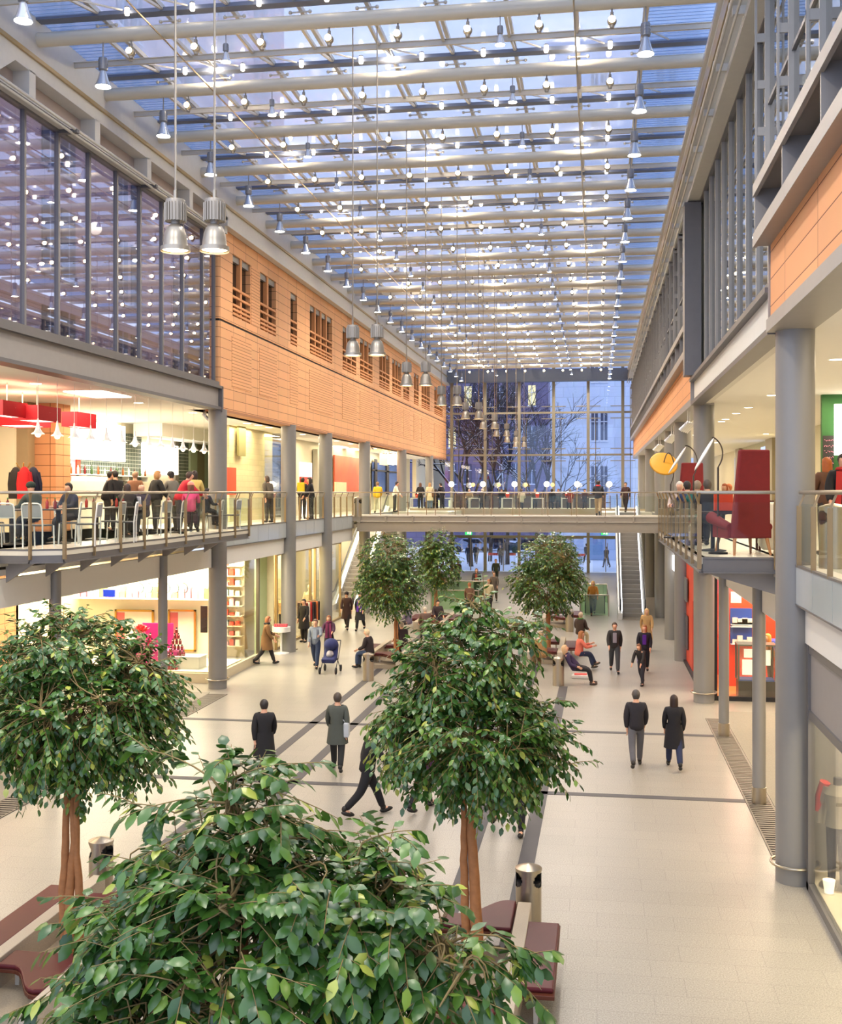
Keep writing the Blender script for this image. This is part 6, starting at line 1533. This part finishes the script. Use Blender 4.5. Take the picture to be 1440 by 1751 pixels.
# ================================================================ escalators
def escalator(x, y0, label, rise=F1, w=1.0):
    t = thing('escalator', label, 'escalator', (x, y0, 0)); ang = math.radians(30); run = rise/math.tan(ang)
    m = MB(); n = int(rise/.2)
    for k in range(n): m.box(-w/2, w/2, k*run/n, (k+1)*run/n+.02, max(0,k*rise/n-.25), (k+1)*rise/n)
    m.build('steps', mat('escalator_steps', '8d877f', .5, .2), t)
    m = MB(); m.box(-w/2,w/2,-1.0,0,0,.03); m.build('comb_plate', INOX, t)
    for s in (-1, 1):
        xx = s*(w/2+.07)
        m = MB(); m.prismx([(-.9,0),(-.9,.3),(-.2,.3),(run,rise+.3),(run+.3,rise+.3),(run+.3,rise-.5),(.6,0)], xx-.1, xx+.1); m.build('skirt_panel', mat('escalator_skirt', 'd4d2cc', .3, .5), t)
        m = MB(); m.prismx([(-.9,.3),(-.9,.9),(-.2,.95),(run,rise+.95),(run+.3,rise+.95),(run+.3,rise+.3),(run,rise+.3),(-.2,.3)], xx-.012, xx+.012); m.build('glass_balustrade', GL_RAIL, t)
        m = MB(); m.tube([(xx,-.9,.45),(xx,-1.05,.7),(xx,-.9,.93),(xx,-.2,.97),(xx,run,rise+.97),(xx,run+.4,rise+.97)], .04, 8); m.build('handrail', BLACK if s < 0 else mat('handrail_grey', '3a3a3c', .4), t, smooth=True)
        m = MB(); m.tube([(xx-s*.09,-.2,.34),(xx-s*.09,run,rise+.34)], .025, 6); m.build('light_strip', emis('escalator_strip', 'f4f6ff', 2.5), t)
escalator(1.65, 53.9, 'escalator rising away from the camera at the right'); escalator(-12.6+.0, 55.5, 'escalator rising away from the camera at the left')
# balustrades round the basement openings
def balus(x0, x1, y0, y1, label):
    t = thing('glass_balustrade', label, 'balustrade', ((x0+x1)/2, (y0+y1)/2, 0)); w_, l_ = (x1-x0)/2, (y1-y0)/2
    for (a, b) in (((-w_,-l_),(w_,-l_)),((w_,-l_),(w_,l_)),((w_,l_),(-w_,l_)),((-w_,l_),(-w_,-l_))):
        MB().bar((*a,.5),(*b,.5),.015,.95).build('glass_pane', glass('green_rail_glass','d9ecd4',.08), t); MB().tube([(*a,1.0),(*b,1.0)],.03,8).build('handrail', INOX, t); MB().box(a[0]-.03,a[0]+.03,a[1]-.03,a[1]+.03,0,1.0).build('post', INOX, t)
balus(-8.3,-5.9,56.0,62.0,'glass balustrade around the left basement opening behind the trees'); balus(-.8,.55,54.5,61,'glass balustrade beside the right escalator')
t = thing('descending_escalator_cover', 'pale grey panel housing inside the right glass balustrade', 'panel', (-.1,55.6,0)); MB().box(-.45,.45,-.04,.04,0,.85).build('panel', mat('cover_grey', 'c2bcae', .5), t); MB().box(-.5,-.45,-.06,.06,0,.9).box(.45,.5,-.06,.06,0,.9).build('side_posts', BLACK, t)
# exit signs
for px in (801, 1034):
    p = at_y(px, 911, 83.2); t = thing('exit_sign', 'green emergency exit sign above the %s doors' % ('left' if px < 900 else 'right'), 'exit sign', p, group='green exit signs'); MB().box(-.26,.26,0,.08,-.16,.16).build('panel', emis('exit_green', '2fae5a', 1.4), t)
    m = MB(); m.ell((-.05,-.01,.09),(.03,.01,.03),8,6); m.bar((-.05,-.01,.06),(-.02,-.01,-.03),.01,.045); m.bar((-.02,-.01,-.03),(.05,-.01,-.1),.01,.03); m.bar((-.02,-.01,-.03),(-.1,-.01,-.1),.01,.03); m.bar((-.05,-.01,.04),(.04,-.01,.03),.01,.022); m.box(.1,.2,-.012,0,-.12,.12); m.build('running_figure', emis('exit_white', 'f4fff4', 1.6), t)
# stroller
t = thing('stroller', 'navy stroller pushed by the person in a maroon top', 'stroller', (*g(565,1150)[:2],0), math.pi)
NAVY = cloth('2b3160')
m = MB(); m.prismx([(-.1,.4),(.35,.35),(.42,.5),(.05,.55),(-.2,.95),(-.32,.9)], -.22,.22); m.build('seat', NAVY, t, bevel=.04); m = MB(); m.ell((0,-.1,.92),(.24,.3,.2),14,8); m.build('hood', NAVY, t, smooth='all')
m = MB()
for s in (-1,1): m.tube([(s*.25,.35,.1),(s*.25,-.1,.5),(s*.24,-.5,1.0)],.015,6); m.tube([(s*.25,-.35,.1),(s*.25,.1,.5)],.015,6)
m.tube([(-.24,-.5,1.0),(.24,-.5,1.0)],.018,8); m.build('frame', mat('stroller_frame', '4a4a50', .4, .5), t)
for sx in (-1,1):
    for sy in (-.35,.35): MB().tube([(sx*.25,sy,.11),(sx*.29,sy,.11)],.11,14).build('wheel', BLACK, t)
m = MB(); m.ell((0,.05,.62),(.12,.2,.12),10,8); m.build('blanket', cloth('b9b2b4'), t, smooth='all')
# bag on the floor by the coral top
p = g(993,1160); t = thing('floor_bag', 'red and white shopping bag on the floor by the right bench', 'bag', (*p[:2],0)); MB().prism([(-.3,-.12),(.3,-.16),(.28,.14),(-.27,.16)],0,.12).build('bag', cloth('c9c4c0'), t, bevel=.03); MB().box(-.2,.2,-.1,.1,.12,.15).build('red_print', cloth('d9534e'), t)
flush_people()
# ================================================================ outdoors beyond the glass
SNOW = mat('snowy_street', 'e4ebf6', .8, noise=.12, scale=.4)
m = MB(); m.box(-60,60,84.1,180,-.4,-.05); struct(m.build('ground', SNOW))
WDARK = mat('facade_window_dark', '3d4a66', .15, noise=0); WLIT = emis('facade_window_lit', 'ffe9a0', .5)
WFR = mat('window_surround', 'd3dbea', .6)
def facade(name, label, x0, x1, y0, y1, z1, wall, wins, front='y', z0=-.1):
    t = thing(name, label, 'building', ((x0+x1)/2, (y0+y1)/2, 0)); ox, oy = (x0+x1)/2, (y0+y1)/2
    MB().box(x0-ox,x1-ox,y0-oy,y1-oy,z0,z1).build('wall', wall, t)
    MB().box(x0-ox-.3,x1-ox+.3,y0-oy-.3,y1-oy+.3,z1,z1+.4).build('roof', mat('roof_snow','dfe6f2',.8), t)
    return t, ox, oy
def add_win(t, ox, oy, c, w_, h_, face, lit=False):
    m = MB(); x, y, z = c[0]-ox, c[1]-oy, c[2]
    if face == 'y': m.box(x-w_/2,x+w_/2,y-.05,y+.12,z-h_/2,z+h_/2)
    else: m.box(x-.12,x+.05,y-w_/2,y+w_/2,z-h_/2,z+h_/2)
    o = m.build('window', WLIT if lit else WDARK, t)
    m = MB()
    if face == 'y':
        m.box(x-w_/2-.08,x+w_/2+.08,y-.12,y,z-h_/2-.12,z-h_/2); m.box(x-.03,x+.03,y-.08,y,z-h_/2,z+h_/2); m.box(x-w_/2,x+w_/2,y-.08,y,z+h_*.15,z+h_*.15+.06)
    else:
        m.box(x,x+.12,y-w_/2-.08,y+w_/2+.08,z-h_/2-.12,z-h_/2); m.box(x,x+.08,y-.03,y+.03,z-h_/2,z+h_/2)
    m.build('window_frame', WFR, o)
# pale stone building to the right behind the end glazing
t, ox, oy = facade('stone_building', 'pale blue grey stone building with tall paired windows beyond the end glazing', -4.1, 20, 100, 116, 46, PALEST, None)
for z in (7.0, 11.8, 17.0, 22.2, 27.4, 32.6, 37.8, 43):
    for px in (1017, 1033): p = at_y(px, 700, 100); add_win(t, ox, oy, (p.x, 100, z), .58, 2.5, 'y')
    for px in (1130, 1150): p = at_y(px, 700, 100); add_win(t, ox, oy, (p.x, 100, z), .58, 2.5, 'y')
m = MB(); p = at_y(1005,900,100); m.box(p.x-ox,p.x-ox+1.6,-8.1,-7.9,0,3); m.build('door', mat('blue_door','7f9cc4',.3), t)
# dusky brick building to the left
t, ox, oy = facade('brick_building', 'purple brown brick building with lit windows behind the bare trees', -40, -5.2, 122, 136, 21, DUSKBR, None)
rb = random.Random(2)
for z in (4, 8, 12, 16.5):
    for k in range(9): add_win(t, ox, oy, (-21+k*1.75, 122, z), .8, 2.2, 'y', lit=(rb.random() < .22))
# stone office building alongside the left of the hall
t, ox, oy = facade('office_building', 'pinkish stone office building rising over the left of the glass roof', -34, -20, 8, 70, 42, PINKST, None, z0=8.6)
for z in [11.5+3.9*k for k in range(8)]:
    for k in range(9):
        y = 13+k*6.4; add_win(t, ox, oy, (-20, y, z), 1.1, 2.6, 'x'); add_win(t, ox, oy, (-20, y+1.5, z), 1.1, 2.6, 'x')
m = MB(); m.box(-20,-11.6,9,33,8.75,9.05); struct(m.build('floor', mat('terrace_gravel','9a8f8c',.9)))
# bare trees with snow
def bare_tree(x, y, h, seed, label):
    rb = random.Random(seed); t = thing('bare_tree', label, 'tree', (x, y, -.1), group='bare snowy trees outside')
    m = MB(); s = MB()
    def grow(p, d, L, r, dep):
        q = p+d*L; mid = p.lerp(q,.5)+Vector((rb.uniform(-.1,.1)*L*.3,0,rb.uniform(-.05,.1)*L*.3))
        m.tube([p,mid,q],[r,r*.85,r*.7],6 if dep < 2 else 4,cap=False)
        if 1 <= dep <= 3 and abs(d.z) < .8: s.tube([p+Vector((0,-r*.3,r*.75)),mid+Vector((0,-r*.3,r*.7)),q+Vector((0,-r*.2,r*.6))],[r*.6,r*.55,r*.4],4,cap=False)
        if dep >= 5: return
        for k in range(4 if dep < 2 else 3):
            a = rb.uniform(0,6.28); sp_ = rb.uniform(.35,.8)
            x_ = d.orthogonal().normalized(); y_ = d.cross(x_)
            nd = (d*math.cos(sp_)+(x_*math.cos(a)+y_*math.sin(a))*math.sin(sp_)); nd.z += .08; nd.normalize()
            grow(p.lerp(q, rb.uniform(.6,1)), nd, L*rb.uniform(.62,.82), r*.58, dep+1)
    grow(Vector((0,0,0)), Vector((rb.uniform(-.1,.1),0,1)).normalized(), h*.33, .2, 0)
    m.build('branches', mat('bare_bark','1c1a24',.9), t); s.build('snow', mat('snow_white','dbe6fa',.8), t)
for k, (px, Y, h, sd) in enumerate(((806,90,20,3),(868,93,19,8),(838,97,20,5),(918,95,16,12))):
    p = at_y(px, 900, Y); bare_tree(p.x, Y, h, sd, 'bare snowy tree outside the end glazing, %s' % ('leftmost and nearest','second from the right','second from the left','rightmost')[k])
# cars
def car(px, Y, col, label, rz=0):
    p = at_y(px, 930, Y); t = thing('car', label, 'car', (p.x, Y, -.05), rz, 'parked cars beyond the doors')
    side = [(-2.1,.3),(-2.15,.75),(-1.5,.88),(-.9,1.38),(.7,1.4),(1.3,.92),(2.1,.78),(2.15,.35)]
    m = MB(); n = len(side); vs = [(x,-.85+(0 if z < .9 else .12),z) for x,z in side]+[(x,.85-(0 if z < .9 else .12),z) for x,z in side]
    m.add(vs,[tuple(range(n)),tuple(range(2*n-1,n-1,-1))]+[(i,n+i,n+(i+1)%n,(i+1)%n) for i in range(n)]); m.build('body', mat('car_'+col,col,.25,.3,noise=0), t, bevel=.06)
    m = MB()
    for yy in (-.76,.76): m.add([(-1.3,yy*1.03,.92),(1.1,yy*1.03,.92),(.62,yy*1.0,1.32),(-.85,yy*1.0,1.32)],[(0,1,2,3)])
    m.add([(1.28,-.7,.95),(1.28,.7,.95),(.76,.66,1.36),(.76,-.66,1.36)],[(0,1,2,3)]); m.build('windows', mat('car_glass','1c2330',.08,noise=0), t)
    for wx in (-1.35,1.35):
        for yy in (-.86,.76): MB().tube([(wx,yy,.32),(wx,yy+.12,.32)],.32,16).build('wheel', BLACK, t)
for px, Y, c, l in ((808,112,'8d99b0','silver blue car parked outside behind the left doors'),(845,115,'2e3340','dark car parked outside behind the middle doors'),(905,111,'343a4a','dark blue car parked outside right of the middle doors'),(868,119,'c9d3e6','pale car parked outside in the back row')): car(px, Y, c, l)
for k, (a, b) in enumerate(((835,862),(866,882),(985,1000))):
    p, q = at_y(a,950,93.0), at_y(b,950,93.0); t = thing('street_barrier', 'red and white street barrier outside the doors, %s' % ('left','middle','right')[k], 'barrier', ((p.x+q.x)/2,93,-.05), group='red and white street barriers'); w_ = (q.x-p.x)/2
    MB().box(-w_,w_,-.03,.03,.75,.95).build('board', mat('barrier_red','d8452c',.5), t); MB().box(-w_+.1,-w_+.15,-.05,.05,0,.8).box(w_-.15,w_-.1,-.05,.05,0,.8).build('leg', WHITEM, t)
# ================================================================ light
w = bpy.data.worlds.new('dusk_sky'); SC.world = w; w.use_nodes = True
nt = w.node_tree; bg = nt.nodes['Background']
tc = nt.nodes.new('ShaderNodeTexCoord'); sp = nt.nodes.new('ShaderNodeSeparateXYZ'); nt.links.new(tc.outputs['Generated'], sp.inputs[0])
cr = nt.nodes.new('ShaderNodeValToRGB'); nt.links.new(sp.outputs['Z'], cr.inputs[0])
cr.color_ramp.elements[0].color = lin('b4c4ea'); cr.color_ramp.elements[0].position = .0
cr.color_ramp.elements[1].color = lin('dbe5fa'); cr.color_ramp.elements[1].position = .6
nt.links.new(cr.outputs[0], bg.inputs['Color']); bg.inputs['Strength'].default_value = 1.75
# light of the hall's roof lamps and of added unseen spots
WARMW = 'fff1de'
for i in range(-5, NBAY, 2):  # spots ahead of the first beam are unseen, added for the near trees
    y = Y_T0+DT*i
    if y < 1: continue
    for x in (NX[8]-.06, NX[0]+.08): lamp('hall_spot', 'SPOT', (x, y, 14.0), 560, WARMW, .15, (0,0,0), 46, .9)
    lamp('hall_spot', 'SPOT', (NX[8]-.06, y, 14.0), 900 if y < 34 else 1400, WARMW, .12, (0,0,0), 19, 1); lamp('hall_spot', 'SPOT', (NX[2], y, 14.0), 900, WARMW, .12, (0,0,0), 19, 1)
for i in range(-4, NBAY, 3):  # also begins with unseen spots added ahead of the modelled bell lamps
    y = Y_T0+DT*i
    for x in (-7.1, -1.75): lamp('hall_spot', 'SPOT', (x, y, 14.4), 760 if y < 34 else 1000, WARMW, .2, (0,0,0), 156, .5)
for i in range(0, NBAY, 2):
    for x in (-8.5, -4.45, -.42): lamp('roof_lamp', 'POINT', (x, Y_T0+DT*i-.2, 15.36), 40, 'ffeccd', .06)
for Y in (12.2, 21.2, 27.4, 33.7, 40, 46.3):
    lamp('pendant_light', 'SPOT', (-4.44, Y, 8.57), 230 if Y < 30 else 420, 'ffe6c0', .15, (0,0,0), 100, .7)
# ceiling downlights of the galleries and the shops below, then added fill lights
def strip(x, y0, y1, z, n, e, col='ffe9c6', sx=1.5, sy=3):
    for k in range(n): lamp('ceiling_area_light', 'AREA', (x, y0+(y1-y0)*(k+.5)/n, z), e, col, sx=sx, sy=sy)
strip(-13.8, 12, 38, C1-.06, 6, 150); strip(-12.8, 39, 82, C1-.06, 9, 130)
strip(5.2, 6, 82, C1-.06, 12, 110)
lamp('menu_light', 'AREA', (-15.4, 35, 7.6), 350, 'fff3dd', sx=1, sy=9)
strip(-14.5, 10, 33, 4.2, 4, 160); strip(5.2, 6, 32, 4.2, 5, 200)
for k in range(9): lamp('office_fill', 'AREA', (4.6, 8+8*k, 13.9), 130, 'fff0d8', sx=1.5, sy=5)  # unseen area lights added inside to brighten the right facade
for Y in (58, 65): lamp('hall_spot', 'SPOT', (-4.4, Y, 14.4), 1300, WARMW, .2, (0,0,0), 60, .8)  # extra spots without a fixture, added to brighten the far floor
for X in (-8.5, -4.2, 0): lamp('ceiling_area_light', 'AREA', (X, 76, 4.35), 150, 'fff0cc', sx=2, sy=10)  # fill added under the far gallery for the floor, no fixtures there
# shop interiors
lamp('shop_light', 'AREA', (-15.2, 34.6, 3.6), 900, 'fff0d4', sx=5.5, sy=1.6)
lamp('shop_light', 'AREA', (-13.4, 37.4, 3.6), 500, 'fff0d4', sx=2.5, sy=3)
lamp('shop_light', 'AREA', (-13.2, 43.5, 3.9), 450, 'ffe9bd', sx=2, sy=5); lamp('shop_light', 'AREA', (-13.2, 49, 3.9), 400, 'ffe9bd', sx=2, sy=5)
lamp('shop_light', 'AREA', (-12.8, 60, 4.0), 400, 'ffefcf', sx=2, sy=10)
lamp('shop_light', 'AREA', (6.0, 34.5, 4.0), 600, 'ffe8cf', sx=5, sy=3)
lamp('shop_light', 'AREA', (4.2, 13, 3.6), 260, 'ffe6bf', sx=1.5, sy=8)
for px in (772,826,880,935,987,1042):
    p = at_y(px, 828, 78.6); lamp('globe_light', 'POINT', (p.x, 78.3, p.z), 90, 'ffe6c0', .2)
SC.view_settings.view_transform = 'Standard'; SC.view_settings.look = 'None'; SC.view_settings.gamma = 1
SC.view_settings.exposure = 0.36
cy = SC.cycles
cy.max_bounces = 7; cy.diffuse_bounces = 3; cy.glossy_bounces = 3; cy.transmission_bounces = 4; cy.transparent_max_bounces = 14
cy.sample_clamp_indirect = 4; cy.caustics_reflective = False; cy.caustics_refractive = False
cy.use_light_tree = True
